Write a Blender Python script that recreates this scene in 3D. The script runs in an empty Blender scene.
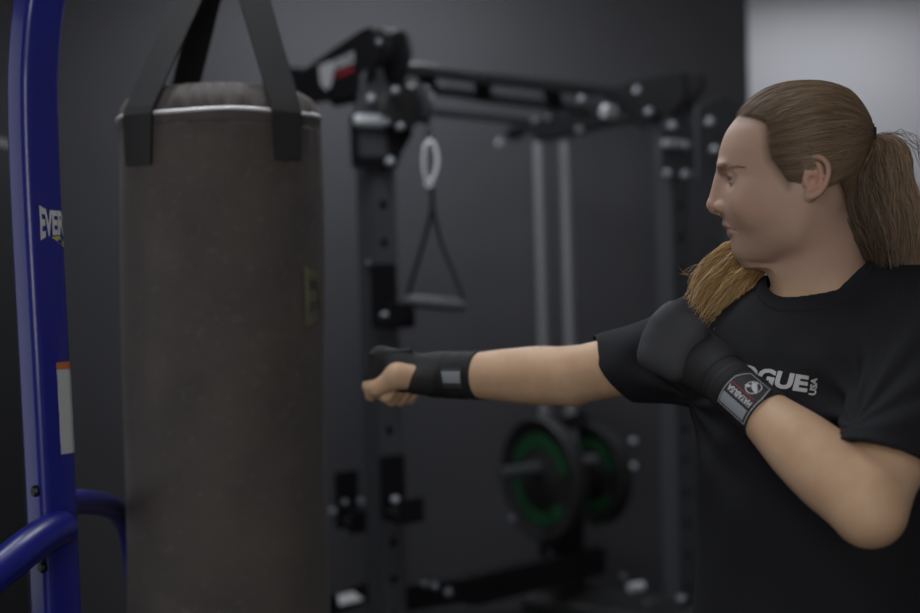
import bpy, bmesh, math, random
import numpy as np
from mathutils import Vector, Matrix
from mathutils.bvhtree import BVHTree
random.seed(7); rng = np.random.default_rng(7)
S = bpy.context.scene; COL = S.collection
PI = math.pi
# ------------------------------------------------------------------ camera
FPX = 1278.0; PITCH = math.radians(2.1); ROLL = math.radians(1.5)
CAM = np.array([0.0, 0.0, 1.55])
F = np.array([0, math.cos(PITCH), -math.sin(PITCH)])
R0 = np.array([1.0, 0, 0]); U0 = np.array([0, math.sin(PITCH), math.cos(PITCH)])
RR = math.cos(ROLL)*R0 - math.sin(ROLL)*U0
UU = math.cos(ROLL)*U0 + math.sin(ROLL)*R0
def V(*a): return np.array(a, float)
def nrm(v): v = np.asarray(v, float); return v/np.linalg.norm(v)
def ray(px, py): return F + (px-460)/FPX*RR - (py-306.5)/FPX*UU
def P(px, py, Y):                      # the place at distance Y seen in that direction
    d = ray(px, py); return CAM + d*(Y/d[1])
def onplane(px, py, q, n):
    d = ray(px, py); return CAM + d*(np.dot(q-CAM, n)/np.dot(d, n))
cd = bpy.data.cameras.new('camera'); cam = bpy.data.objects.new('camera', cd); COL.objects.link(cam)
cd.sensor_width = 36; cd.lens = FPX*36/920
M3 = Matrix((tuple(RR), tuple(UU), tuple(-F))).transposed()
cam.matrix_world = Matrix.Translation(Vector(CAM)) @ M3.to_4x4()
cd.dof.use_dof = True; cd.dof.focus_distance = 1.70; cd.dof.aperture_fstop = 2.0
cd.clip_start = 0.05
S.camera = cam
S.view_settings.view_transform = 'Standard'; S.view_settings.look = 'None'
S.view_settings.gamma = 1; S.view_settings.use_curve_mapping = False
S.view_settings.exposure = 0.08
# ------------------------------------------------------------------ materials
def s2l(c): return tuple(((x/255)/12.92 if x/255 <= .04045 else ((x/255+.055)/1.055)**2.4) for x in c)
class NT:
    def __init__(s, name):
        s.m = bpy.data.materials.new(name); s.m.use_nodes = True; s.t = s.m.node_tree
        s.b = s.t.nodes['Principled BSDF']
    def n(s, typ, **kw):
        x = s.t.nodes.new(typ)
        for k, v in kw.items(): setattr(x, k, v)
        return x
    def l(s, a, b): s.t.links.new(a, b)
def mat(name, col, rough=.5, metal=0, spec=.5, noise=None, bump=None, col2=None, coat=0, sss=0, attr=None):
    """col linear rgb; noise=(scale, detail) mixes col2; bump=(scale, strength, dist)"""
    N = NT(name); b = N.b
    b.inputs['Base Color'].default_value = (*col, 1); b.inputs['Roughness'].default_value = rough
    b.inputs['Metallic'].default_value = metal; b.inputs['Specular IOR Level'].default_value = spec
    if coat: b.inputs['Coat Weight'].default_value = coat; b.inputs['Coat Roughness'].default_value = .12
    if name in ('skin',) or 'cotton' in name or 'wrap' in name:
        pass
    if sss:
        b.inputs['Subsurface Weight'].default_value = sss; b.inputs['Subsurface Radius'].default_value = (.012, .005, .003)
        b.inputs['Subsurface Scale'].default_value = 1
    tc = N.n('ShaderNodeTexCoord')
    out = None
    if noise:
        t = N.n('ShaderNodeTexNoise'); t.inputs['Scale'].default_value = noise[0]; t.inputs['Detail'].default_value = noise[1]
        N.l(tc.outputs['Object'], t.inputs['Vector'])
        cr = N.n('ShaderNodeMapRange'); cr.inputs[1].default_value = .35; cr.inputs[2].default_value = .65
        N.l(t.outputs['Fac'], cr.inputs[0])
        mx = N.n('ShaderNodeMix', data_type='RGBA'); mx.inputs[6].default_value = (*col, 1); mx.inputs[7].default_value = (*col2, 1)
        N.l(cr.outputs[0], mx.inputs[0]); out = mx.outputs[2]
    if attr:
        for (an, ac) in attr:
            a = N.n('ShaderNodeAttribute', attribute_name=an)
            mx = N.n('ShaderNodeMix', data_type='RGBA'); mx.inputs[6].default_value = (*col, 1)
            if out: N.l(out, mx.inputs[6])
            mx.inputs[7].default_value = (*ac, 1); N.l(a.outputs['Fac'], mx.inputs[0]); out = mx.outputs[2]
    if out: N.l(out, b.inputs['Base Color'])
    if bump:
        t = N.n('ShaderNodeTexNoise'); t.inputs['Scale'].default_value = bump[0]; t.inputs['Detail'].default_value = 4
        N.l(tc.outputs['Object'], t.inputs['Vector'])
        bp = N.n('ShaderNodeBump'); bp.inputs['Strength'].default_value = bump[1]; bp.inputs['Distance'].default_value = bump[2]
        N.l(t.outputs['Fac'], bp.inputs['Height']); N.l(bp.outputs[0], b.inputs['Normal'])
    return N.m
def weave(name, col, scale, rough=.8, strength=.4, dist=.0006):
    N = NT(name); b = N.b
    b.inputs['Base Color'].default_value = (*col, 1); b.inputs['Roughness'].default_value = rough
    b.inputs['Specular IOR Level'].default_value = .3
    tc = N.n('ShaderNodeTexCoord'); w = []
    for d in ('X', 'Z'):
        x = N.n('ShaderNodeTexWave', bands_direction=d); x.inputs['Scale'].default_value = scale; x.inputs['Distortion'].default_value = 1
        N.l(tc.outputs['Object'], x.inputs['Vector']); w.append(x)
    m = N.n('ShaderNodeMath', operation='MULTIPLY'); N.l(w[0].outputs['Fac'], m.inputs[0]); N.l(w[1].outputs['Fac'], m.inputs[1])
    bp = N.n('ShaderNodeBump'); bp.inputs['Strength'].default_value = strength; bp.inputs['Distance'].default_value = dist
    N.l(m.outputs[0], bp.inputs['Height']); N.l(bp.outputs[0], b.inputs['Normal'])
    return N.m
MT = dict(
 wall_dark=mat('charcoal_wall_paint', (.042,.042,.050), .62, noise=(3,4), col2=(.046,.046,.054), bump=(260,.08,.001)),
 wall_light=mat('pale_grey_wall_paint', (.50,.50,.53), .7, noise=(2,3), col2=(.52,.52,.545), bump=(260,.08,.001)),
 ceil=mat('ceiling_paint', (.30,.30,.31), .9, bump=(80,.1,.002)),
 floor=mat('rubber_floor', (.012,.012,.013), .75, noise=(180,2), col2=(.022,.022,.024), bump=(300,.3,.001)),
 blue=mat('blue_gloss_enamel', (.010,.014,.20), .36, coat=.2, bump=(35,.04,.001)),
 bolt_dark=mat('black_oxide_bolt', (.02,.02,.02), .4, .6),
 white=mat('white_print', (.5,.5,.5), .6),
 yellow=mat('yellow_print', (.42,.40,.06), .6),
 orange=mat('orange_print', (.45,.13,.03), .6),
 label=mat('white_sticker', (.42,.44,.44), .5),
 strap=weave('black_webbing', (.025,.025,.026), 420, .75, .5, .0006),
 piping=mat('silver_piping', (.90,.90,.92), .40, .2),
 bagprint=mat('olive_print', (.18,.17,.10), .7, noise=(60,3), col2=(.11,.102,.066)),
 black=mat('black_powder_coat', (.009,.009,.011), .6, spec=.15, bump=(500,.1,.0005)),
 black_soft=mat('matte_black_plastic', (.012,.012,.013), .6),
 grey_tube=mat('grey_satin_tube', (.075,.077,.085), .4, .3),
 post=mat('grey_black_powder_coat', (.062,.064,.073), .5),
 chrome=mat('brushed_steel', (.70,.72,.76), .45, .35),
 zinc=mat('zinc_bolt', (.50,.53,.58), .5, .5),
 rod=mat('steel_guide_rod', (.30,.31,.33), .42, .4),
 red=mat('red_print', (.35,.02,.03), .6),
 green=mat('green_ring', (.004,.055,.017), .6),
 rubber=mat('black_rubber', (.008,.008,.009), .6, bump=(200,.2,.0008)),
 shirt=mat('black_cotton', (.0125,.0130,.0165), .85, spec=.25, bump=(900,.25,.0005)),
 pants=mat('black_shorts_cloth', (.012,.012,.014), .85),
 wrap=mat('black_stretch_wrap', (.017,.0172,.0190), .75, spec=.3, bump=(700,.3,.0005)),
 pad=mat('charcoal_neoprene_pad', (.043,.044,.050), .7, spec=.3, bump=(900,.25,.0004)),
 lgrey=mat('reflective_grey_strip', (.26,.28,.31), .45),
 lwhite=mat('embroidered_white', (.5,.5,.52), .7),
 lred=mat('embroidered_red', (.28,.02,.03), .7),
 lblack=mat('label_black', (.010,.010,.012), .7),
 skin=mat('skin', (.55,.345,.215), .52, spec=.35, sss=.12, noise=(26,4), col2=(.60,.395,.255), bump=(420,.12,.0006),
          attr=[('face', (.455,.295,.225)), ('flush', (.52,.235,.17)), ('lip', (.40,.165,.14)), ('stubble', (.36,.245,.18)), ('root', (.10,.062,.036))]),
 eyew=mat('shaded_eye_white', (.26,.235,.215), .3, attr=[('iris', (.05,.045,.035))]),  # white darkened: the upper lid's shade is put into the colour
 brow=mat('brow_hair', (.19,.13,.09), .6),
 tie=mat('black_hair_tie', (.012,.012,.012), .8),
 sole=mat('shoe_sole', (.35,.35,.35), .7),
)
def hairmat(name, c1, c2):
    N = NT(name); b = N.b
    a = N.n('ShaderNodeAttribute', attribute_name='tone')
    mx = N.n('ShaderNodeMix', data_type='RGBA'); mx.inputs[6].default_value = (*c1, 1); mx.inputs[7].default_value = (*c2, 1)
    N.l(a.outputs['Fac'], mx.inputs[0]); N.l(mx.outputs[2], b.inputs['Base Color'])
    b.inputs['Roughness'].default_value = .42; b.inputs['Specular IOR Level'].default_value = .45
    return N.m
MT['hair'] = hairmat('brown_hair', (.092,.060,.038), (.34,.232,.148))
MT['blonde'] = hairmat('golden_brown_hair', (.20,.12,.048), (.74,.49,.22))
def suede():
    N = NT('worn_brown_grey_suede'); b = N.b
    tc = N.n('ShaderNodeTexCoord')
    n1 = N.n('ShaderNodeTexNoise'); n1.inputs['Scale'].default_value = 7; n1.inputs['Detail'].default_value = 7; n1.inputs['Roughness'].default_value = .6
    n2 = N.n('ShaderNodeTexNoise'); n2.inputs['Scale'].default_value = 60; n2.inputs['Detail'].default_value = 4
    for n in (n1, n2): N.l(tc.outputs['Object'], n.inputs['Vector'])
    cr = N.n('ShaderNodeMapRange'); cr.inputs[1].default_value = .3; cr.inputs[2].default_value = .7; N.l(n1.outputs['Fac'], cr.inputs[0])
    mx = N.n('ShaderNodeMix', data_type='RGBA'); mx.inputs[6].default_value = (.062,.056,.056,1); mx.inputs[7].default_value = (.098,.082,.074,1)
    N.l(cr.outputs[0], mx.inputs[0])
    cr2 = N.n('ShaderNodeMapRange'); cr2.inputs[1].default_value = .58; cr2.inputs[2].default_value = .75; N.l(n2.outputs['Fac'], cr2.inputs[0])
    mx2 = N.n('ShaderNodeMix', data_type='RGBA'); N.l(mx.outputs[2], mx2.inputs[6]); mx2.inputs[7].default_value = (.105,.093,.088,1)
    N.l(cr2.outputs[0], mx2.inputs[0]); N.l(mx2.outputs[2], b.inputs['Base Color'])
    b.inputs['Roughness'].default_value = .72; b.inputs['Specular IOR Level'].default_value = .3
    b.inputs['Sheen Weight'].default_value = .15; b.inputs['Sheen Roughness'].default_value = .5; b.inputs['Sheen Tint'].default_value = (.5,.47,.45,1)
    bp = N.n('ShaderNodeBump'); bp.inputs['Strength'].default_value = .35; bp.inputs['Distance'].default_value = .0015
    N.l(n2.outputs['Fac'], bp.inputs['Height']); N.l(bp.outputs[0], b.inputs['Normal'])
    return N.m
MT['suede'] = suede()
# ------------------------------------------------------------------ object helpers
def origin(o):
    v = Vector((0, 0, 0))
    while o is not None: v += o.location; o = o.parent
    return v
def tag(o, label=None, cat=None, group=None, kind=None):
    if label: o['label'] = label
    if cat: o['category'] = cat
    if group: o['group'] = group
    if kind: o['kind'] = kind
    return o
def thing(name, loc, label, cat, group=None):
    o = bpy.data.objects.new(name, None); COL.objects.link(o); o.location = Vector(loc); o.empty_display_size = .1
    return tag(o, label, cat, group)
def mesh_obj(name, verts, faces, m, parent=None, smooth=True, bevel=0, mats=None, fmat=None, loc=None):
    """world-space verts; the object's origin goes to loc (or its parent's origin)"""
    if loc is not None: o0 = Vector(loc)
    else: o0 = origin(parent)
    me = bpy.data.meshes.new(name)
    v = np.asarray(verts, float) - np.array(o0)
    if isinstance(faces, np.ndarray):
        k = faces.shape[1]; n = len(faces)
        me.vertices.add(len(v)); me.vertices.foreach_set('co', v.ravel())
        me.loops.add(n*k); me.loops.foreach_set('vertex_index', faces.ravel().astype(np.int32))
        me.polygons.add(n); me.polygons.foreach_set('loop_start', np.arange(0, n*k, k, dtype=np.int32))
        me.update(calc_edges=True)
    else:
        me.from_pydata([tuple(x) for x in v], [], faces)
    for mm in (mats or [m]): me.materials.append(MT[mm])
    if fmat is not None: me.polygons.foreach_set('material_index', np.asarray(fmat, np.int32))
    me.polygons.foreach_set('use_smooth', [smooth]*len(me.polygons))
    me.update(); me.validate()
    o = bpy.data.objects.new(name, me); COL.objects.link(o)
    o.location = o0 - (origin(parent) if parent else Vector((0, 0, 0))); o.parent = parent
    if bevel:
        b = o.modifiers.new('bevel', 'BEVEL'); b.width = bevel; b.segments = 2; b.limit_method = 'ANGLE'; b.angle_limit = .6
        b.harden_normals = False
    if smooth and bevel: 
        me.polygons.foreach_set('use_smooth', [False]*len(me.polygons))
    return o
AX = (V(1,0,0), V(0,1,0), V(0,0,1))
class MB:
    def __init__(s): s.v = []; s.f = []; s.m = []; s.cm = 0
    def add(s, v, f):
        o = len(s.v); s.v += [tuple(x) for x in v]; s.f += [tuple(i+o for i in q) for q in f]; s.m += [s.cm]*len(f); return s
    def box(s, c, d, ax=AX):
        c = np.asarray(c); v = []
        for i in (-1,1):
            for j in (-1,1):
                for k in (-1,1): v.append(c + ax[0]*i*d[0]/2 + ax[1]*j*d[1]/2 + ax[2]*k*d[2]/2)
        return s.add(v, [(0,1,3,2),(4,6,7,5),(0,4,5,1),(2,3,7,6),(0,2,6,4),(1,5,7,3)])
    def tube(s, pts, r, seg=16, closed=False, caps=True, flat=None):
        pts = [np.asarray(p, float) for p in pts]; n = len(pts)
        rs = r if hasattr(r, '__len__') else [r]*n
        T = []
        for i in range(n):
            a = pts[i-1] if (i > 0 or closed) else pts[i]; b = pts[(i+1) % n] if (i < n-1 or closed) else pts[i]
            T.append(nrm(b-a))
        u = np.cross(T[0], V(0,0,1)); 
        if np.linalg.norm(u) < .1: u = np.cross(T[0], V(1,0,0))
        u = nrm(u); v = []
        for i in range(n):
            u = nrm(u - T[i]*np.dot(u, T[i])); w = np.cross(T[i], u)
            for k in range(seg):
                a = 2*PI*k/seg
                cu, cw = math.cos(a)*rs[i], math.sin(a)*rs[i]
                if flat: cu *= flat[0]; cw *= flat[1]
                v.append(pts[i] + u*cu + w*cw)
        f = []
        for i in range(n if closed else n-1):
            for k in range(seg):
                a = i*seg+k; b = i*seg+(k+1) % seg; c = ((i+1) % n)*seg+(k+1) % seg; d = ((i+1) % n)*seg+k
                f.append((a, b, c, d))
        if caps and not closed: f += [tuple(range(seg))[::-1], tuple((n-1)*seg+k for k in range(seg))]
        return s.add(v, f)
    def cyl(s, a, b, r, seg=20): return s.tube([a, b], r, seg)
    def lathe(s, c, axis, prof, seg=32):
        """prof: (r, t) along axis"""
        axis = nrm(axis); u = np.cross(axis, V(0,0,1))
        if np.linalg.norm(u) < .1: u = np.cross(axis, V(1,0,0))
        u = nrm(u); w = np.cross(axis, u); v = []; n = len(prof)
        for (r, t) in prof:
            for k in range(seg):
                a = 2*PI*k/seg; v.append(np.asarray(c) + axis*t + (u*math.cos(a)+w*math.sin(a))*max(r, 1e-4))
        f = [(i*seg+k, i*seg+(k+1) % seg, (i+1)*seg+(k+1) % seg, (i+1)*seg+k) for i in range(n-1) for k in range(seg)]
        f += [tuple(range(seg))[::-1], tuple((n-1)*seg+k for k in range(seg))]
        return s.add(v, f)
    def prism(s, pts, n, th):
        n = nrm(n); k = len(pts); v = [np.asarray(p)-n*th/2 for p in pts] + [np.asarray(p)+n*th/2 for p in pts]
        f = [tuple(range(k))[::-1], tuple(range(k, 2*k))] + [(i, (i+1) % k, (i+1) % k+k, i+k) for i in range(k)]
        return s.add(v, f)
    def build(s, name, m, parent=None, smooth=True, bevel=0, loc=None, mats=None):
        o = mesh_obj(name, s.v, s.f, m, parent, smooth, bevel, mats=mats, fmat=s.m if mats else None, loc=loc)
        bm = bmesh.new(); bm.from_mesh(o.data); bmesh.ops.recalc_face_normals(bm, faces=bm.faces); bm.to_mesh(o.data); bm.free()
        if smooth and not bevel:
            me = o.data
            bm = bmesh.new(); bm.from_mesh(me)
            for e in bm.edges:
                if len(e.link_faces) == 2 and e.calc_face_angle(0) > .7: e.smooth = False
            bm.to_mesh(me); bm.free()
        return o
def catmull(pts, n):
    pts = np.asarray(pts, float); k = len(pts); out = []
    q = np.vstack([2*pts[0]-pts[1], pts, 2*pts[-1]-pts[-2]])
    for t in np.linspace(0, k-1, n):
        i = min(int(t), k-2); u = t-i; a, b, c, d = q[i:i+4]
        out.append(.5*((2*b)+(c-a)*u+(2*a-5*b+4*c-d)*u*u+(-a+3*b-3*c+d)*u**3))
    return np.array(out)
def text2d(body, bold=.0, shear=0, sx=1, sub=.25):
    c = bpy.data.curves.new('t', 'FONT'); c.body = body; c.size = 1; c.offset = bold; c.resolution_u = 3; c.shear = shear
    o = bpy.data.objects.new('t', c); COL.objects.link(o)
    bpy.context.view_layer.update()
    me = bpy.data.meshes.new_from_object(o.evaluated_get(bpy.context.evaluated_depsgraph_get()))
    bm = bmesh.new(); bm.from_mesh(me)
    bmesh.ops.remove_doubles(bm, verts=bm.verts, dist=1e-5)
    bmesh.ops.triangulate(bm, faces=bm.faces)
    for _ in range(3):
        le = [e for e in bm.edges if e.calc_length() > sub]
        if not le: break
        bmesh.ops.subdivide_edges(bm, edges=le, cuts=1); bmesh.ops.triangulate(bm, faces=bm.faces)
    v = np.array([tuple(x.co)[:2] for x in bm.verts]); bm.verts.index_update(); f = [tuple(x.index for x in q.verts) for q in bm.faces]
    bm.free(); bpy.data.objects.remove(o); bpy.data.curves.remove(c); bpy.data.meshes.remove(me)
    v[:, 0] *= sx; mn = v.min(0); mxx = v.max(0)
    return (v-mn)/(mxx-mn), f      # unit square
# ------------------------------------------------------------------ implicit surfaces
def smin(a, b, k):
    h = np.clip(.5+.5*(b-a)/k, 0, 1); return b*(1-h)+a*h-k*h*(1-h)
def smax(a, b, k): return -smin(-a, -b, k)
class Cone:
    def __init__(s, a, b, ra, rb): s.a=np.asarray(a,float); s.b=np.asarray(b,float); s.ra=ra; s.rb=rb; s.c=(s.a+s.b)/2; s.R=np.linalg.norm(s.b-s.a)/2+max(ra,rb)
    def __call__(s, p):
        d = s.b-s.a; t = np.clip(((p-s.a)@d)/(d@d+1e-12), 0, 1)
        return np.linalg.norm(p-s.a-t[:,None]*d, axis=1)-(s.ra+(s.rb-s.ra)*t)
class Limb:
    """one smooth tapering limb: radius follows a profile along a-b"""
    def __init__(s, a, b, prof):
        s.a=np.asarray(a,float); s.b=np.asarray(b,float); s.c=(s.a+s.b)/2; s.R=np.linalg.norm(s.b-s.a)/2+max(r for t,r in prof)
        t = np.array([q[0] for q in prof]); r = np.array([q[1] for q in prof]); c = catmull(np.stack([t, r], 1), 60); s.t = c[:,0]; s.r = c[:,1]
    def __call__(s, p):
        d = s.b-s.a; t = np.clip(((p-s.a)@d)/(d@d), 0, 1)
        return np.linalg.norm(p-s.a-t[:,None]*d, axis=1)-np.interp(t, s.t, s.r)
class Ell:
    def __init__(s, c, r, ax=None): s.c=np.asarray(c,float); s.r=np.asarray(r,float); s.ax=None if ax is None else np.array([nrm(x) for x in ax]); s.R=max(r)
    def __call__(s, p):
        q = p-s.c
        if s.ax is not None: q = q@s.ax.T
        k0 = np.linalg.norm(q/s.r, axis=1); k1 = np.linalg.norm(q/s.r**2, axis=1)
        return np.where(k1 > 1e-9, k0*(k0-1)/np.maximum(k1, 1e-9), -min(s.r))
class Fn:
    def __init__(s, f, c, R): s.f=f; s.c=np.asarray(c,float); s.R=R
    def __call__(s, p): return s.f(p)
class Field:
    def __init__(s, frame=None): s.ops = []; s.frame = frame; s.c = None
    def u(s, prim, k=.01): s.ops.append(('u', prim, k)); return s
    def s(s, prim, k=.005): s.ops.append(('s', prim, k)); return s
    def bound(s):
        pos = [(p, k) for o, p, k in s.ops if o == 'u']
        for p, k in pos:
            if isinstance(p, Field): p.bound()
        cs = np.array([p.c for p, k in pos]); c = cs.mean(0); R = max(np.linalg.norm(p.c-c)+p.R+k for p, k in pos)
        if s.frame is not None:
            k_ = s.frame[2] if len(s.frame) > 2 else 1.0
            c = s.frame[0] + (c*k_)@s.frame[1]; R *= k_
        s.c = c; s.R = R
    def ev(s, p, bc=None, br=0):
        sc = 1.0
        if s.frame is not None:
            o, A = s.frame[:2]; sc = s.frame[2] if len(s.frame) > 2 else 1.0; p = (p-o)@A.T/sc
            if bc is not None: bc = (bc-o)@A.T/sc; br = br/sc
        D = np.full(len(p), 1.0)
        for o, q, k in s.ops:
            if isinstance(q, Field):
                if bc is not None and np.linalg.norm((bc)-q.c) > br+q.R+k+.02: continue
                d = q.ev(p, bc, br)
            else:
                if bc is not None and np.linalg.norm(bc-q.c) > br+q.R+k+.02: continue
                d = q(p)
            if o == 'u': D = smin(D, d, k)
            else: D = smax(D, -d, k)
        return D*sc
    def __call__(s, p): return s.ev(p)
def surface(field, lo, hi, h, fn=None, slack=1.35):
    """surface nets on sparse blocks; field.ev(points, blockcentre, blockradius)"""
    lo = np.asarray(lo); n = 16; B = n*h
    nb = np.ceil((np.asarray(hi)-lo)/B).astype(int)
    gi = np.stack(np.meshgrid(*[np.arange(k) for k in nb], indexing='ij'), -1).reshape(-1, 3)
    cen = lo+(gi+.5)*B; br = B*math.sqrt(3)/2
    ev = fn or (lambda p, bc=None, br=0: field.ev(p, bc, br))
    d = np.concatenate([ev(c) for c in np.array_split(cen, max(1, len(cen)//20000))])
    act = gi[np.abs(d) < br*slack+.004]
    g = np.arange(n+1); G = np.stack(np.meshgrid(g, g, g, indexing='ij'), -1).reshape(-1, 3)
    KX = 1 << 20
    keys = []; pos = []; quads = []
    def key(a): return (a[..., 0]*KX+a[..., 1])*KX+a[..., 2]
    CO = np.array([[i, j, k] for i in (0,1) for j in (0,1) for k in (0,1)])
    ED = [(a, b) for a in range(8) for b in range(a+1, 8) if abs(CO[a]-CO[b]).sum() == 1]
    for b in act:
        base = b*n; pts = lo+(base+G)*h
        f = ev(pts, lo+(b+.5)*B, br).reshape(n+1, n+1, n+1)
        s = f < 0
        if s.all() or not s.any(): continue
        cv = np.stack([f[c[0]:c[0]+n, c[1]:c[1]+n, c[2]:c[2]+n] for c in CO], -1)
        sc = (cv < 0).sum(-1); m = (sc > 0) & (sc < 8)
        idx = np.argwhere(m); cvm = cv[m]
        acc = np.zeros((len(idx), 3)); cnt = np.zeros(len(idx))
        for a, e in ED:
            va, ve = cvm[:, a], cvm[:, e]; x = (va < 0) != (ve < 0)
            t = np.where(x, va/np.where(x, va-ve, 1), 0)
            acc += np.where(x[:, None], CO[a]+(CO[e]-CO[a])*t[:, None], 0); cnt += x
        pos.append(lo+(base+idx+acc/cnt[:, None])*h); keys.append(key(base+idx))
        for ax in range(3):
            sl = [slice(0, n)]*3; sl2 = list(sl); sl2[ax] = slice(1, n+1)
            s0 = s[tuple(sl)]; s1 = s[tuple(sl2)]
            e = np.argwhere(s0 != s1)
            if not len(e): continue
            fl = s0[s0 != s1]; o1 = (ax+1) % 3; o2 = (ax+2) % 3
            d1 = np.zeros(3, int); d1[o1] = 1; d2 = np.zeros(3, int); d2[o2] = 1
            g0 = base+e
            q = np.stack([key(g0-d1-d2), key(g0-d2), key(g0), key(g0-d1)], -1)
            q[~fl] = q[~fl][:, ::-1]; quads.append(q)
    keys = np.concatenate(keys); pos = np.concatenate(pos); quads = np.concatenate(quads)
    o = np.argsort(keys); keys = keys[o]; pos = pos[o]
    ii = np.searchsorted(keys, quads); ii = np.clip(ii, 0, len(keys)-1)
    ok = (keys[ii] == quads).all(1)
    return pos, ii[ok]
def loftfn(rows, cx, p=2.3, fr=None):
    """rows: z, x_front(neg), x_back(pos), halfwidth ; cx centre"""
    r = np.asarray(rows, float); r = r[np.argsort(r[:, 0])]
    z = np.linspace(r[0,0], r[-1,0], 240); tt = np.interp(z, r[:,0], np.arange(len(r)))
    q = np.vstack([2*r[0]-r[1], r, 2*r[-1]-r[-2]])
    i = np.minimum(tt.astype(int), len(r)-2); u = (tt-i)[:, None]
    a, b, c, d = q[i], q[i+1], q[i+2], q[i+3]
    v = .5*((2*b)+(c-a)*u+(2*a-5*b+4*c-d)*u*u+(-a+3*b-3*c+d)*u**3)
    def f(P_, p=p):
        x, y, zz = P_[:,0], P_[:,1], P_[:,2]
        if fr is not None: p = np.interp(zz, fr[0], fr[1])
        xf = np.interp(zz, z, v[:,1]); xb = np.interp(zz, z, v[:,2]); hw = np.maximum(np.interp(zz, z, v[:,3]), .004)
        c0 = np.clip(cx, xf+.3*(xb-xf), xf+.75*(xb-xf))
        A = np.maximum(np.where(x < c0, c0-xf, xb-c0), .004)
        rr = (np.abs((x-c0)/A)**p+np.abs(y/hw)**p)**(1/p)
        rr = np.maximum(rr, 1e-3); g = rr**(1-p)*np.sqrt((np.abs((x-c0)/A)**(p-1)/A)**2+(np.abs(y/hw)**(p-1)/hw)**2)
        dd = np.clip((rr-1)/np.maximum(g, 4), -.05, .5)
        return np.maximum(dd, np.maximum(zz-z[-1], z[0]-zz))
    return f
# ================================================================== PERSON
HO = P(790, 175, 1.70)
HY = nrm(HO-CAM); HX = nrm(RR-HY*np.dot(RR, HY)); HZ = np.cross(HX, HY)
HA = np.array([HX, HY, HZ]); HS = 1.70/FPX      # metres per pixel
HSX = HS*.968
def hx(px): return (px-790)*HSX
def hz(py): return -(py-175)*HS
def H(px, py, y=0.0): return V(hx(px), y, hz(py))
def HW(px, py, y=0.0): return HO + H(px, py, y)@HA
NBASE = P(826, 296, 1.705)
SHN, ELN, WRN, KNN = P(942, 330, 1.60), P(867, 504, 1.43), P(714, 371, 1.63), P(664, 337, 1.665)
SHF, ELF, WRF, KNF = P(702, 348, 1.80), P(574, 376, 1.965), P(444, 375, 2.09), P(384, 363, 2.135)
TRAP = P(866, 300, 1.70)
TC = V(.472, 1.705, 0)                                    # trunk axis
TN = nrm(V(-.72, -.69, 0)); TA = V(.69, -.72, 0)          # chest faces TN; TA runs towards his left shoulder
# ---- hairline
poly = np.array([(hx(a), hz(b)) for a, b in [(722,60),(727,121),(733,119.5),(745,120),(757,121.5),(764,127),(765,138),(766,150),(769,161),(777,171),(784,181),(789,187),(792,180),(797,172),(803,166),(808,157),(815,153.5),(823,156),(829,164),(834,174),(841,186),(847,200),(852,216),(858,232),(868,250),(900,250),(900,60)]])
def sdpoly(x, z):
    d = np.full(len(x), 1e9); ins = np.zeros(len(x), bool); n = len(poly)
    for i in range(n):
        a = poly[i]; b = poly[(i+1) % n]; e = b-a; wx = x-a[0]; wz = z-a[1]
        t = np.clip((wx*e[0]+wz*e[1])/(e@e), 0, 1); d = np.minimum(d, (wx-e[0]*t)**2+(wz-e[1]*t)**2)
        c = ((a[1] > z) != (b[1] > z)) & (x < (b[0]-a[0])*(z-a[1])/(b[1]-a[1]+1e-12)+a[0]); ins ^= c
    d = np.sqrt(d); return np.where(ins, -d, d)
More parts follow.
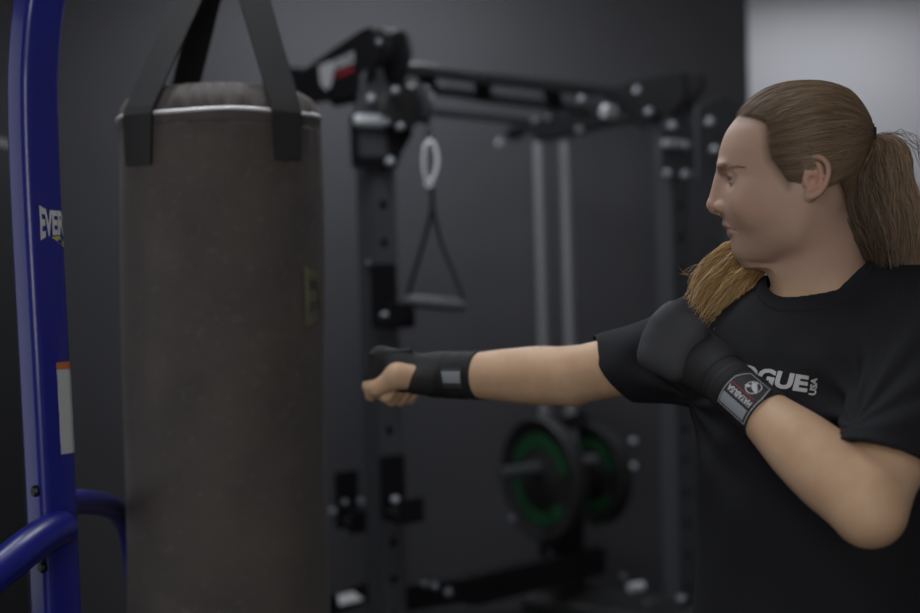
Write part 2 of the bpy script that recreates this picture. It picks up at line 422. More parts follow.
# ---- head
sk = [(84,786,812,.018),(86,778,822,.030),(91,766,838,.046),(99,755,848,.058),(110,743,856,.067),(120,733,861,.072),(132,724.5,864,.0755),(145,719.5,864,.077),
      (158,717,861,.0765),(168,717.5,857,.0755),(177,721,853,.0735),(187,722.5,848,.0715),(198,722.5,843,.069),(208,722.5,836,.0675),(216,723,829,.066),(224,725,824,.0635),
      (232,729,819,.060),(239,732.5,812,.055),(246,736,803,.048),(252,739.5,792,.040),(258,745.5,780,.030),(262,752,772,.018)]
rows = [(hz(a), hx(b), hx(c), d) for a, b, c, d in sk]
skull = loftfn(rows, hx(802), 2.25, fr=([hz(255),hz(225),hz(180),hz(150)],[1.95,1.86,2.1,2.25]))
HC = H(795, 170)
eyeR = .0122
def eyec(s): return H(738.5, 177.5, s*.0305)
def headfield():
    h = Field((HO, HA))
    h.u(Fn(skull, HC, .15), .01)
    for s in (-1, 1):
        h.u(Ell(H(724,165, s*.022), (.0085,.019,.0055)), .010)
        h.u(Ell(H(764,202, s*.047), (.032,.016,.026)), .035)
        h.u(Cone(H(752,252, s*.012), H(796,232, s*.044), .013, .013), .03)
        h.u(Cone(H(796,232, s*.044), H(806,200, s*.054), .013, .012), .03)
    h.u(Ell(H(748.5,250), (.0125,.019,.0115)), .012)
    for s in (-1, 1):
        h.s(Ell(H(727,180, s*.033), (.012,.015,.0085)), .012)
        h.u(Cone(H(722,169, s*.012), H(741,171.5, s*.045), .0052, .0045), .006)      # brow bone
    # nose
    h.u(Cone(H(721.5,166), H(713.4,203), .0062, .0080), .006)
    h.u(Cone(H(724,180), H(723,205), .008, .0125), .010)
    h.u(Cone(H(713.2,205.4), H(713.6,206.2), .0095, .0090), .004)
    h.u(Cone(H(714.5,209.5), H(723,212), .0058, .0060), .005)
    for s in (-1, 1): h.u(Ell(H(722.5,207, s*.0125), (.0098,.0058,.0072)), .005)
    for s in (-1, 1): h.s(Ell(H(718.0,213.5, s*.0065), (.0050,.0022,.0024)), .002)
    # lips
    up = [(H(727.0,224.0, 0), .0050), (H(728.2,224.6, .008), .0048), (H(731.0,226.2, .016), .0038), (H(736.0,228.6, .0245), .0018)]
    lo = [(H(732.4,233.2, 0), .0052), (H(733.2,233.2, .008), .0050), (H(734.4,232.2, .016), .0040), (H(737.5,229.8, .0245), .0018)]
    ml = [H(723.2,228.4, 0), H(724.8,228.3, .009), H(728.4,228.8, .017), H(734.5,229.8, .0255), H(738.5,230.8, .030)]
    for s in (1, -1):
        m = V(1, s, 1)
        for L in (up, lo):
            for a, b in zip(L[:-1], L[1:]): h.u(Cone(a[0]*m, b[0]*m, a[1], b[1]), .0045)
    for s in (1, -1):
        m = V(1, s, 1)
        for a, b in zip(ml[:-1], ml[1:]): h.s(Cone(a*m, b*m, .0011, .0010), .002)
    # lids
    for s in (-1, 1):
        e = eyec(s)
        h.u(Ell(e, (.0140,.0148,.0136)), .004)
        ax = [nrm(V(-1, s*.28, -.12)), None, None]; ax[1] = nrm(np.cross(V(0,0,1), ax[0])); ax[2] = np.cross(ax[0], ax[1])
        h.s(Ell(e+ax[0]*.0125-V(0,0,.0008), (.0085,.0112,.0026), ax), .0012)
        h.u(Cone(e+V(-.0128,-.006*1,.0046), e+V(-.0090,s*.0105,.0030), .0013, .0012), .002)
    # ears
    for s in (-1, 1):
        def E(px, py, o=0): 
            b = (px-803)*.00030*1.2
            return H(px, py, s*(.0745+b+o))
        ear = Field()
        ear.u(Ell(E(813.5,176,-.0005), (.0130,.0048,.0235)), .004)
        path = [(805,176),(804.5,169),(806,163),(810,158.6),(815.5,157.6),(821,160),(825.5,165.5),(826.5,172),(825,180),(822,187),(817.5,192.5),(812.5,195.5)]
        pts = catmull([E(*q, .003) for q in path], 26)
        for a, b in zip(pts[:-1], pts[1:]): ear.u(Cone(a, b, .0031, .0031), .0022)
        ear.u(Ell(E(810,194.5,.0005), (.0072,.0042,.0072)), .004)
        an = catmull([E(*q, .0028) for q in [(813,164),(818,168),(819.5,175),(817.5,183),(812.5,188),(808,189.5)]], 12)
        for a, b in zip(an[:-1], an[1:]): ear.u(Cone(a, b, .0024, .0024), .003)
        ear.u(Cone(E(804,178,.003), E(804.5,184,.003), .0030, .0028), .003)
        ear.s(Ell(E(811.5,180,.0050), (.0050,.0040,.0062)), .003)
        ear.s(Ell(E(812.5,168,.0056), (.0042,.0030,.0050)), .003)
        h.u(ear, .005)
    return h
body = Field()
head = headfield()
body.u(head, .01)
# neck
body.u(Cone(HW(812,214), NBASE, .052, .060), .016)
body.u(Cone(HW(786,262), HW(808,298), .020, .030), .03)
body.u(Cone(HW(822,200,-.040), HW(796,304,-.026), .014, .013), .03)
body.u(Cone(HW(822,200,.040), HW(796,304,.026), .014, .013), .03)
# trunk under the shirt
def TP(a, n, z): return TC + TA*a + TN*n + V(0,0,z)
TAX = [TA, TN, V(0,0,1)]
body.u(Ell(TP(0,.0,1.30), (.150,.095,.19), TAX), .03)
for sh in (SHN, SHF):
    body.u(Cone(NBASE-V(0,0,.03), sh, .045, .052), .03)
# arms
def arm(sh, el, wr, up, fo):
    f = Field(); f.u(Limb(sh, el, up), .02); f.u(Limb(el, wr, fo), .010)
    return f
body.u(Cone(TRAP, SHN, .044, .050), .02)
body.u(arm(SHN, ELN, WRN, [(0,.055),(.5,.051),(.8,.045),(1,.041)], [(0,.041),(.18,.0465),(.4,.043),(.62,.0335),(.8,.0285),(1,.0265)]), .012)
body.u(Cone(ELN, ELN+nrm(ELN-(SHN+WRN)/2)*.018, .036, .030), .025)
body.u(arm(SHF, ELF, WRF, [(0,.050),(.5,.0455),(1,.0445)], [(0,.0445),(.25,.0465),(.5,.0425),(.75,.0365),(1,.0325)]), .012)
# hands ------------------------------------------------------------
def frame(o, f, u, flip):
    f = nrm(f); u = nrm(u-f*np.dot(u, f)); s = np.cross(f, u)*flip
    return (o, np.array([f, s, u]))
def hand(fr, k=1.0, ts=0.0, fw=.014):
    h = Field(fr); L = Field()
    sx = [.030, .010, -.011, -.030]; lf = [.088, .091, .087, .079]
    for s, l in zip(sx, lf): h.u(Cone(V(.004, s*.45, 0), V(l-.006, s, .004), .0155, .0125), .012)
    h.u(Cone(V(.02,-.018,-.010), V(.07,-.024,-.012), .015, .012), .012)
    h.u(Cone(V(.015,.018,-.010), V(.060,.020,-.014), .016, .012), .014)
    for i, (s, l) in enumerate(zip(sx, lf)):
        q = [1, 1.06, 1.0, .86][i]
        g = Field(); m = V(l, s, .003); p1 = m + V(fw, 0, -.040*q); p2 = p1 + V(-.028*q, 0, -.0085); p3 = p2+V(-.011, 0, .017*q)
        g.u(Cone(m, p1, .0118*k, .0102*k), .004); g.u(Cone(p1, p2, .0103*k, .0092*k), .0035); g.u(Cone(p2, p3, .0092*k, .0080*k), .003)
        g.u(Cone(p1, p1+V(.001,0,0), .0106*k, .0106*k), .003)
        h.u(g, .0022)
    t = Field(); ks = 1.0 if ts else 1.12
    a, b, c, d = V(.012,.024,-.010), V(.050,.046-ts,-.018-ts*.6), V(.083,.040-ts,-.034), V(.101,.020-ts*.5,-.042)
    if not ts: b, c, d = V(.048,.045,-.016), V(.076,.042,-.038), V(.090,.026,-.048)
    t.u(Cone(a, b, .0165, .0165*ks), .01); t.u(Cone(b, c, .0160, .0112), .006); t.u(Cone(c, d, .0112, .0088), .004)
    t.u(Ell(d+V(.002,-.004,-.001), (.009,.009,.0075)), .004)
    h.u(t, .004)
    return h
FRN = frame(WRN, KNN-WRN, V(-.30,-.90,.25), 1)+(.95,)          # his left hand: thumb up towards the face
FRF = frame(WRF, KNF-WRF, V(0.1,.20,1), -1)+(1.18,)      # his right hand: thumb towards the camera
body.u(hand(FRN, ts=.022), .012)
body.u(hand(FRF, 1.03, fw=.004), .012)
body.bound()
BH = .0019
bv, bf = surface(body, (-.26, 1.28, 1.17), (.80, 2.28, 1.74), BH, slack=2.2)
# keep only what belongs to the figure above the chest cut
PBASE = V(.46, 1.72, 0)
person = thing('person', PBASE, 'long-haired person in black t-shirt throwing a straight punch with wrapped fists, beside the hanging bag', 'person')
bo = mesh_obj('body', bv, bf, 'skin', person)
q = (bv-HO)@HA.T
def blob(c, r): return np.clip(1-np.linalg.norm((q-c)/np.asarray(r), axis=1)**2, 0, 1)
lip = np.clip(sum(blob(H(728,226,s*.008), (.012,.016,.0052))+blob(H(731,233,s*.008), (.012,.016,.0060)) for s in (-1,1))*1.6, 0, 1)*(np.abs(q[:,1])<.026)
sdq = sdpoly(q[:,0], q[:,2])
flush = np.clip(blob(H(711,206), (.02,.016,.016))*.35+sum(blob(H(752,205,s*.06), (.035,.03,.028))*.20+blob(H(816,176,s*.08), (.02,.03,.035))*.6 for s in (-1,1)), 0, 1)
stub = np.clip(sum(blob(H(752,246,s*.03), (.045,.05,.032))*.7+blob(H(728,219,s*.008), (.02,.025,.008))*.6+blob(H(785,235,s*.06),(.04,.03,.03))*.4 for s in (-1,1)), 0, 1)
root = np.clip(.6-sdq/.012, 0, 1)*np.clip((q[:,2]-hz(262))/.01, 0, 1)*.8
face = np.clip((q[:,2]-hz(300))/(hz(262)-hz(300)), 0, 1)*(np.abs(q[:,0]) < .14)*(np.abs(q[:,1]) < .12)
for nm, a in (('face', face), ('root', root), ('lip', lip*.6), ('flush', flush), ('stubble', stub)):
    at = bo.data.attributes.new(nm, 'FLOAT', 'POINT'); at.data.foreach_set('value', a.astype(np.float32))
# eyes
for s in (-1, 1):
    e = HO+eyec(s)@HA; g = nrm(V(-1, s*.05, -.10))@HA
    m = MB(); n = 24; prof = [(eyeR*math.sin(PI*i/n), -eyeR*math.cos(PI*i/n)) for i in range(n+1)]
    m.lathe(e, -g, prof, 32)
    o = m.build('eye', 'eyew', person)
    vv = np.array([tuple(x.co) for x in o.data.vertices])+PBASE
    dd = np.linalg.norm(vv-(e+g*eyeR), axis=1)
    at = o.data.attributes.new('iris', 'FLOAT', 'POINT'); at.data.foreach_set('value', (np.clip((.0062-dd)/.0008, 0, 1)).astype(np.float32))
# ---- strands
def strands(name, paths, rad, m, parent, tone=None, taper=.35, seg=3, loc=None):
    """paths (N,M,3)"""
    N_, M_, _ = paths.shape
    T = np.gradient(paths, axis=1); T /= np.linalg.norm(T, axis=2, keepdims=True)+1e-9
    ref = rng.normal(size=(N_, 1, 3)); u = np.cross(T, ref); u /= np.linalg.norm(u, axis=2, keepdims=True)+1e-9; w = np.cross(T, u)
    t = np.linspace(0, 1, M_); rr = rad*np.minimum(1, taper+(1-taper)*np.minimum(t*6, (1-t)*4))
    rr = rr[None]*rng.uniform(.7, 1.25, (N_, 1))
    ang = 2*PI*np.arange(seg)/seg
    v = paths[:, :, None]+rr[:, :, None, None]*(u[:, :, None]*np.cos(ang)[None, None, :, None]+w[:, :, None]*np.sin(ang)[None, None, :, None])
    idx = np.arange(N_*M_*seg).reshape(N_, M_, seg)
    a = idx[:, :-1]; b = np.roll(a, -1, axis=2); d = idx[:, 1:]; c = np.roll(d, -1, axis=2)
    f = np.stack([a, b, c, d], -1).reshape(-1, 4)
    o = mesh_obj(name, v.reshape(-1, 3), f, m, parent, loc=loc)
    if tone is None: tone = rng.uniform(0, 1, N_)
    at = o.data.attributes.new('tone', 'FLOAT', 'POINT'); at.data.foreach_set('value', np.repeat(tone, M_*seg).astype(np.float32))
    return o
# hair cap
hsk = [(83.5,792,812,.012),(85,781,824,.028),(88,769,835,.045),(93,758,846,.060),(102,745,855,.072),(112,736,862,.078),(122,729,867,.0805),(134,722,869,.0825),(146,718,868,.083),
       (158,717,865,.082),(170,719,861,.080),(182,722,858,.077),(196,724,857,.072),(210,726,858,.064),(225,728,860,.055),(240,730,862,.045)]
hsurf = loftfn([(hz(a), hx(b), hx(c), d) for a, b, c, d in hsk], hx(806), 2.2)
def capfn(p):
    q = (p-HO)@HA.T
    nk = Cone(H(815,200), H(830,262), .057, .060)(q)
    return smax(smin(hsurf(q)+.0012, nk, .01), sdpoly(q[:,0], q[:,2])+.0065, .018)
hv, hf = surface(None, HO-V(.14,.14,.12), HO+V(.15,.14,.14), .0022, fn=lambda p, bc=None, br=0: capfn(p), slack=3)
hair = mesh_obj('hair', hv, hf, 'hair', person)
at = hair.data.attributes.new('tone', 'FLOAT', 'POINT'); at.data.foreach_set('value', np.full(len(hv), .12, np.float32))
# combed-back strands over the cap
def onhair(dirs, c, off):
    lo_ = np.full(len(dirs), .02); hi_ = np.full(len(dirs), .17)
    for _ in range(22):
        md = (lo_+hi_)/2; i = hsurf(c+dirs*md[:, None]) < 0
        lo_ = np.where(i, md, lo_); hi_ = np.where(i, hi_, md)
    return c+dirs*(lo_+off)[:, None]
HCc = H(806,150)
tieL = H(869,138)
def scalp(N_, M_=16):
    # start points: hairline + random over the cap
    st = []
    hl = catmull([(730,119.5),(745,120),(757,121.5),(764,127),(765,138),(766,150),(769,161),(777,171),(784,181),(789,186)], 60)
    hl2 = catmull([(792,180),(800,168),(808,157),(815,153.5),(823,156),(829,164),(834,174),(841,186),(847,200),(854,222)], 60)
    while len(st) < N_:
        t = rng.uniform(); s = -1 if rng.uniform() < .72 else 1
        if t < .40: a = hl[rng.integers(60)]; a = a+rng.normal(0, 2.4, 2)+V(1.5, 0)
        elif t < .6: a = hl2[rng.integers(60)]+rng.normal(0, 1.0, 2)+V(.5,-.5)
        else: a = V(rng.uniform(732, 860), rng.uniform(84, 200))
        if sdpoly(np.array([hx(a[0])]), np.array([hz(a[1])]))[0] > (.0028 if t < .5 else -.0005): continue
        st.append((a[0], a[1], s))
    st = np.array(st)
    # point on hair surface with that (x,z): solve y
    x = hx(st[:,0]); z = hz(st[:,1]); lo_ = np.zeros(len(st)); hi_ = np.full(len(st), .09)
    for _ in range(20):
        md = (lo_+hi_)/2; i = hsurf(np.stack([x, md, z], 1)) < 0; lo_ = np.where(i, md, lo_); hi_ = np.where(i, hi_, md)
    # front hairline spreads across the forehead
    y = lo_*st[:,2]
    p0 = np.stack([x, y, z], 1)
    d0 = p0-HCc; d0 /= np.linalg.norm(d0, axis=1, keepdims=True)
    d1 = nrm(tieL-HCc)+rng.normal(0, .045, (len(st), 3)); d1 /= np.linalg.norm(d1, axis=1, keepdims=True)
    om = np.arccos(np.clip((d0*d1).sum(1), -.97, 1)); out = []
    edge = np.clip(1+sdpoly(x, z)/.006, 0, 1); off = rng.uniform(-.0012, .0016, len(st)); ph = rng.uniform(0, 6.28, len(st))
    grp = np.sin(d0[:,2]*40+d0[:,1]*25)*.5+.5
    for t in np.linspace(0, 1, M_):
        w0 = np.sin((1-t)*om)/np.sin(om); w1 = np.sin(t*om)/np.sin(om)
        d = d0*w0[:, None]+d1*w1[:, None]
        d[:, 2] += .10*np.sin(PI*t)*np.where(d0[:,2] > .1, .3, -.25)+.012*np.sin(ph+t*7)
        d /= np.linalg.norm(d, axis=1, keepdims=True)
        out.append(onhair(d, HCc, off*min(1, .3+t*3)-.0056*edge*max(0, 1-t*4)+.0006*np.sin(ph*3+t*9)))
    return np.stack(out, 1), grp
sp, grp = scalp(8000)
strands('combed_hair', HO+sp@HA, .00045, 'hair', hair, taper=.15, tone=np.clip(rng.beta(1.6, 2.2, len(sp))*.75+.25*grp, 0, 1))
# ponytail
def bundle(a, b, N_, M_=26, dep=(.03,.03), wav=.004, jit=.003, endj=.0):
    a = catmull(a, M_); b = catmull(b, M_); t = np.linspace(0, 1, M_)
    env = np.minimum(1, .12+t*2.2)
    u = rng.beta(1.1, 1.1, N_); th = rng.uniform(-1, 1, N_)*np.sqrt(np.clip(1-(2*u-1)**2, 0.05, 1))
    p = a[None]*(1-u[:, None, None])+b[None]*u[:, None, None]
    ph = rng.uniform(0, 6.28, N_); fr_ = rng.uniform(1.2, 2.6, N_)
    clump = (np.floor(u*9)+3*np.floor(th*3))*1.7
    p[:, :, 1] += th[:, None]*(dep[0]+(dep[1]-dep[0])*t)[None]*env[None]
    for k in range(3):
        p[:, :, k] += (wav*np.sin(clump[:, None]+k*2+fr_[:, None]*.3+5*t[None])+jit*np.sin(ph[:, None]*(k+1)+fr_[:, None]*6*t[None]))*env[None]
    if endj:
        cut = rng.uniform(1-endj, 1, N_)
        tt = t[None]*cut[:, None]*(M_-1); i = np.minimum(tt.astype(int), M_-2); f = (tt-i)[..., None]; r_ = np.arange(N_)[:, None]
        p = p[r_, i]*(1-f)+p[r_, i+1]*f
    return p, u
pa, ua = bundle([H(868,138,-.01),H(857,158,-.01),H(845,185,-.015),H(848,212,-.02),H(861,240,-.02),H(874,268,-.01)], [H(870,136),H(893,141),H(907,157),H(914,185),H(918,218),H(917,268)], 3400, dep=(.03,.042), wav=.0055, endj=.12)
pony = strands('ponytail', HO+pa@HA, .0006, 'hair', person, tone=np.clip((ua-.22)*1.15+rng.normal(0, .20, len(ua)), 0, 1))
m = MB(); m.tube([HW(864,139), HW(868.5,138.5), HW(873,138.6)], [.0135,.0150,.0135], 20)
m.tube([HW(866,135.5), HW(871,135.5)], [.0145,.0140], 20)
m.build('hair_tie', 'tie', pony)
# flyaway
pf, uf = bundle([H(872,137),H(890,138),H(908,146),H(918,168),H(921,200)], [H(872,136),H(895,134),H(915,146),H(925,170),H(926,205)], 14, dep=(.02,.03), jit=.005)
strands('flyaway_hair', HO+pf@HA, .00035, 'hair', pony)
# the part that falls over the far shoulder
A_ = [HW(800,225,.066), HW(768,240,.064), HW(740,246,.054), HW(718,258,.038), HW(700,278,.018), HW(686,302,.000)]
B_ = [HW(806,248,.062), HW(785,262,.056), HW(768,272,.040), HW(756,290,.020), HW(742,312,.002), HW(720,344,-.014)]
pl, ul = bundle([ (x-HO)@HA.T for x in A_], [(x-HO)@HA.T for x in B_], 2300, dep=(.012,.014), wav=.005, jit=.004, endj=.35)
A0=0
loose = strands('loose_hair', HO+pl@HA, .0006, 'blonde', person, tone=np.clip(rng.beta(1.5, 1.6, len(ul)), 0, 1))
pf, uf = bundle([H(742,250,.07),H(722,258,.06),H(700,272,.05),H(684,276,.05),H(668,271,.05)], [H(742,252,.07),H(720,264,.055),H(704,278,.05),H(690,282,.05),H(676,270,.05)], 22, dep=(.006,.01), jit=.004, endj=.5)
strands('flyaway_hair', HO+pf@HA, .0003, 'blonde', loose)
# eyebrows and stubby sideburn
for s in (-1, 1):
    N_ = 90; t = rng.uniform(0, 1, N_); M_ = 4
    base = np.stack([hx(np.interp(t, [0,.5,1], [718.5,728,746])), s*np.interp(t, [0,.5,1], [.014,.032,.049]), hz(np.interp(t, [0,.5,1], [170,167.3,168.5]))+rng.uniform(-.0042,.0042,N_)*(1.15-t)], 1)
    c = H(760,172); dd = base-c; dd /= np.linalg.norm(dd, axis=1, keepdims=True)
    hfun = Field(); 
    lo_ = np.full(N_, .02); hi_ = np.full(N_, .09)
    for _ in range(16):
        md = (lo_+hi_)/2; ii = body.ev(HO+(c+dd*md[:, None])@HA) < 0; lo_ = np.where(ii, md, lo_); hi_ = np.where(ii, hi_, md)
    b0 = c+dd*(lo_+.0002)[:, None]
    stepv = np.stack([np.full(N_, .0022), s*np.full(N_, .0020), rng.uniform(-.0004,.0008,N_)], 1)
    pb = np.stack([b0+stepv*k+dd*(.0004*math.sin(k)) for k in range(M_)], 1)
    strands('eyebrow', HO+pb@HA, .00018, 'brow', person)
# ---- t-shirt
TFR = (TC, np.array([-TN, TA, V(0,0,1)]))
tl = loftfn([(.86,-.120,.120,.190),(.92,-.124,.118,.186),(1.0,-.122,.115,.180),(1.1,-.120,.112,.172),(1.2,-.120,.112,.161),(1.28,-.122,.115,.163),(1.36,-.118,.115,.165),(1.42,-.102,.108,.150),(1.46,-.075,.09,.12),(1.50,-.03,.05,.05)], 0, 2.5)
neckfn = lambda p: smin(Cone(HW(812,214), NBASE+V(0,0,-.02), .0585, .068)(p), Cone(HW(793,262), HW(812,302), .027, .040)(p), .03)
def wrinkles(p):
    a = (p-TC)@TA; n = (p-TC)@TN; z = p[:,2]
    d = .0022*np.sin(38*(z*1.0+.55*a)+3*np.sin(9*a+4*z))*np.clip((1.42-z)*5, 0, 1)
    d += .0014*np.sin(75*(z*.6-a*.8)+2*np.sin(14*z))
    # folds fanning from the near armpit
    c = SHN+V(-.03,-.02,-.10); q = p-c; r = np.linalg.norm(q, axis=1)+1e-4; an = np.arctan2(q[:,2], q@TA)
    d += .0040*np.sin(an*11+r*14)*np.exp(-((r-.09)/.09)**2)
    c = SHF+V(.0,-.02,-.07); q = p-c; r = np.linalg.norm(q, axis=1)+1e-4; an = np.arctan2(q[:,2], q@nrm(ELF-SHF))
    d += .0025*np.sin(an*9+r*20)*np.exp(-((r-.09)/.08)**2)
    return d
HEMN = SHN+(ELN-SHN)*.765; HEMF = SHF+(ELF-SHF)*.68
def shirt_outer(p):
    q = (p-TC)@TFR[1].T
    d = tl(q)
    for sh in (SHN, SHF): d = smin(d, Cone(NBASE-V(0,0,.035), sh, .058, .068)(p), .05)
    d = smin(d, Cone(TRAP, SHN, .058, .064)(p), .03)
    d = smin(d, Cone(SHN, SHN+(ELN-SHN)*.98, .070, .061)(p), .035)
    dn = nrm(ELF-SHF)
    d = smin(d, Cone(SHF, SHF+(ELF-SHF)*.98, .064, .0485)(p), .035)
    d = smin(d, Cone(SHF+V(0,0,-.02), HEMF+V(0,0,-.010), .050, .040)(p), .03)
    return d+wrinkles(p)
def sleeve_cut(p):
    # beyond the hem planes (only near the arms)
    dn = nrm(V(-.34,-.30,-.90)); c1 = np.maximum((p-HEMN)@dn, -.5)
    near = np.linalg.norm(p-(SHN+ELN)/2-(ELN-SHN)*.45, axis=1) < .19
    df = nrm(V(-.75,.30,-.62)); c2 = (p-HEMF)@df
    far = np.linalg.norm(p-(SHF+ELF)/2-(ELF-SHF)*.4, axis=1) < .19
    return np.maximum(np.where(near, c1, -.5), np.where(far, c2, -.5))
near_c = [(SHN, ELN), (SHF, ELF)]
def shirtfn(p, bc=None, br=0):
    d = shirt_outer(p)
    # near sleeve is its own tube so the cut must not bite the trunk
    q = (p-TC)@TFR[1].T; trunk = tl(q)+wrinkles(p)
    cut = sleeve_cut(p)
    sl = np.maximum(d, cut)
    d = np.minimum(sl, np.maximum(trunk, -1))
    inner = d+.0035
    # hollow sleeves
    hol = np.minimum(Cone(SHN+(ELN-SHN)*.45, SHN+(ELN-SHN)*1.1, .046, .0515)(p), Cone(SHF+(ELF-SHF)*.4, SHF+(ELF-SHF)*1.1, .041, .0435)(p))
    hol = np.where(trunk < .004, 1, hol)
    d = np.maximum(d, -hol)
    d = np.maximum(d, .004-neckfn(p)); d = np.maximum(d, .86-p[:,2])
    d = np.where(p[:,2] > 1.535, np.maximum(d, .02), d)
    return d
sv, sf = surface(None, (.20, 1.34, .84), (.86, 2.05, 1.60), .0030, fn=shirtfn, slack=2.0)
shirt = mesh_obj('t_shirt', sv, sf, 'shirt', person)
def collarfn(p, bc=None, br=0):
    n = neckfn(p); o = shirt_outer(p)
    d = np.maximum(np.abs(o+.0015)-.0038, np.maximum(n-.0160, -n+.0002))
    return smax(np.abs(o+.0022)-.0044, smax(n-.0160, .0006-n, .002), .002)
cv_, cf_ = surface(None, HW(830,300)-V(.13,.13,.10), HW(830,250)+V(.13,.13,.10), .0016, fn=collarfn, slack=2.5)
mesh_obj('collar', cv_, cf_, 'shirt', shirt)
bvh = BVHTree.FromPolygons([Vector(x) for x in sv], [tuple(int(i) for i in q) for q in sf])
def print_on(parts, org, ex, ey, dr, m, name, parent, off=.0009):
    """parts: (unitverts, faces, u0, v0, w, h) metres on the plane org+u*ex+v*ey, cast along dr on the cloth"""
    M_ = MB()
    for (v, f, u0, v0, w, h) in parts:
        out = []
        for a, b in v:
            o = org+ex*(u0+a*w)+ey*(v0+b*h)
            hit = bvh.ray_cast(Vector(o-dr*.15), Vector(dr))
            pt = np.array(hit[0]) if hit[0] is not None else o
            out.append(pt-dr*off)
        M_.add(out, f)
    return M_.build(name, m, parent, smooth=False)
LC = onplane(788.5, 383, TP(0,.125,1.3), TN)
ex = nrm(TA*1.0+V(0,0,-.11)); ey = nrm(np.cross(ex, -TN)); ey = ey if ey[2] > 0 else -ey
tv, tf = text2d('ROGUE', .045, sx=1.0, sub=.12)
uv, uf_ = text2d('USA', .03, sub=.12)
LW, LH = .124, .0210
parts = [(tv, tf, -LW+.018, -LH/2, LW, LH)]
ur = np.stack([1-uv[:,1], uv[:,0]], 1)            # reads upwards
parts.append((ur, uf_, .0205, -.0125, .0085, .0215))
print_on(parts, LC, ex, ey, -TN, 'white', 'chest_print', shirt)
# ---- trousers and shoes (below the frame)
HIP = TC+V(0,0,.93)
fn_, ff_ = TP(.13, .16, .09), TP(-.16, -.12, .09)
pf_ = Field()
pf_.u(Ell(HIP+V(0,0,-.03), (.168,.118,.13), TAX), .03)
pf_.u(Ell(HIP+V(0,0,.03), (.146,.102,.10), TAX), .03)
for a, ft in ((.085, fn_), (-.085, ff_)):
    hip = TP(a, 0, .88); kn = (hip+ft)/2+TN*.06
    pf_.u(Cone(hip, kn, .092, .066), .03); pf_.u(Cone(kn, ft+V(0,0,.03), .066, .052), .02)
pf_.bound()
v_, f_ = surface(pf_, (.0,1.2,.05), (1.0,2.2,1.1), .006, slack=2)
mesh_obj('trousers', v_, f_, 'pants', person)
for ft in (fn_, ff_):
    s_ = Field(); h_ = V(ft[0], ft[1], .045)
    s_.u(Cone(h_-TN*.05, h_+TN*.14, .043, .036), .02); s_.u(Cone(h_-TN*.03, h_+V(0,0,.06), .042, .045), .02); s_.s(Fn(lambda p: p[:,2]-.004, h_-V(0,0,.2), 3), .002)
    s_.bound()
    v_, f_ = surface(s_, h_-V(.25,.25,.06), h_+V(.25,.25,.2), .005, slack=2)
    v_[:,2] = np.maximum(v_[:,2], .001)
    mesh_obj('shoe', v_, f_, 'black_soft', person)
# ---- hand wraps
def wrapfield(fr, wr, el, r0, L, pad=True):
    e = nrm(el-wr); f = Field()
    g = Field(fr)
    sx = [.030, .010, -.011, -.030]; lf = [.088, .091, .087, .079]
    for s, l in zip(sx, lf): g.u(Cone(V(.0, s*.45, 0), V(l-.004, s, .004), .0205, .0165), .014)
    for i, (s, l) in enumerate(zip(sx, lf)):
        q = [1, 1.06, 1.0, .86][i]
        m = V(l, s, .003); p1 = m+V(.004 if fr is FRF else .014, 0, -.040*q)
        g.u(Cone(m, m+(p1-m)*(.72 if fr is FRF else .52), .0160, .0140), .008)
    g.u(Cone(V(.02,-.018,-.010), V(.068,-.026,-.014), .019, .017), .012)
    g.u(Cone(V(.012,.016,-.010), V(.054,.030,-.016) if fr is FRF else V(.040,.022,-.016), .0195, .0215 if fr is FRF else .0175), .014)
    if fr is FRF: 
        g.u(Cone(V(.008,.028,-.014), V(.018,.034,-.016), .0200, .0195), .01)
        g.s(Cone(V(.068,.060,-.024), V(.092,.050,-.046), .0185, .015), .006); g.u(Cone(V(.045,.028,.022), V(.092,.046,.006), .0045, .0035), .003)
    else: g.u(Cone(V(.0,.016,-.012), V(.062,.026,-.024), .0195, .0190), .012)
    f.u(g, .014)
    f.u(Cone(wr-e*.012, wr+e*L, r0[0], r0[1]), .012)
    return f
LN, LFr = .105, .070
EN = nrm(ELN-WRN); EF = nrm(ELF-WRF)
wN = wrapfield(FRN, WRN, ELN, (.0300,.0340), LN); wF = wrapfield(FRF, WRF, ELF, (.0375,.0390), LFr)
def layered(field, wr, e, L):
    def fn(p, bc=None, br=0):
        d = field.ev(p, bc, br); t = (p-wr)@e
        d = d-.0010*(np.sin(t*210)>0)*np.clip(t*60,0,1)   # overlapping turns of the bandage
        d = d-.0012*np.sin(90*t+30*((p-wr)@V(0,0,1)))*np.clip(1-np.abs(t+.03)*12, 0, 1)
        return np.maximum(d, t-L)
    return fn
wN.bound(); wF.bound()
v_, f_ = surface(wN, WRN-V(.17,.17,.12), WRN+V(.12,.12,.14), .0019, fn=layered(wN, WRN, EN, LN), slack=2)
wrapN = mesh_obj('hand_wrap', v_, f_, 'wrap', person)
v_, f_ = surface(wF, WRF-V(.18,.12,.12), WRF+V(.12,.17,.12), .0019, fn=layered(wF, WRF, EF, LFr), slack=2)
wrapF = mesh_obj('hand_wrap', v_, f_, 'wrap', person)
# thicker knuckle pad on the near wrap
padf = Field(FRN)
sx = [.030, .010, -.011, -.030]; lf = [.088, .091, .087, .079]
for i, (s, l) in enumerate(zip(sx, lf)):
    padf.u(Cone(V(l*.55, s*.85, .006), V(l, s, .005), .0200, .0205), .012)
    q = [1, 1.06, 1.0, .86][i]; m = V(l, s, .003); p1 = m+V(.014,0,-.040*q)
    padf.u(Cone(m, m+(p1-m)*.62, .0195, .0165), .01)
padf.bound()
v_, f_ = surface(padf, WRN-V(.18,.17,.12), WRN+V(.10,.14,.14), .0019, slack=2)
mesh_obj('knuckle_pad', v_, f_, 'pad', wrapN)
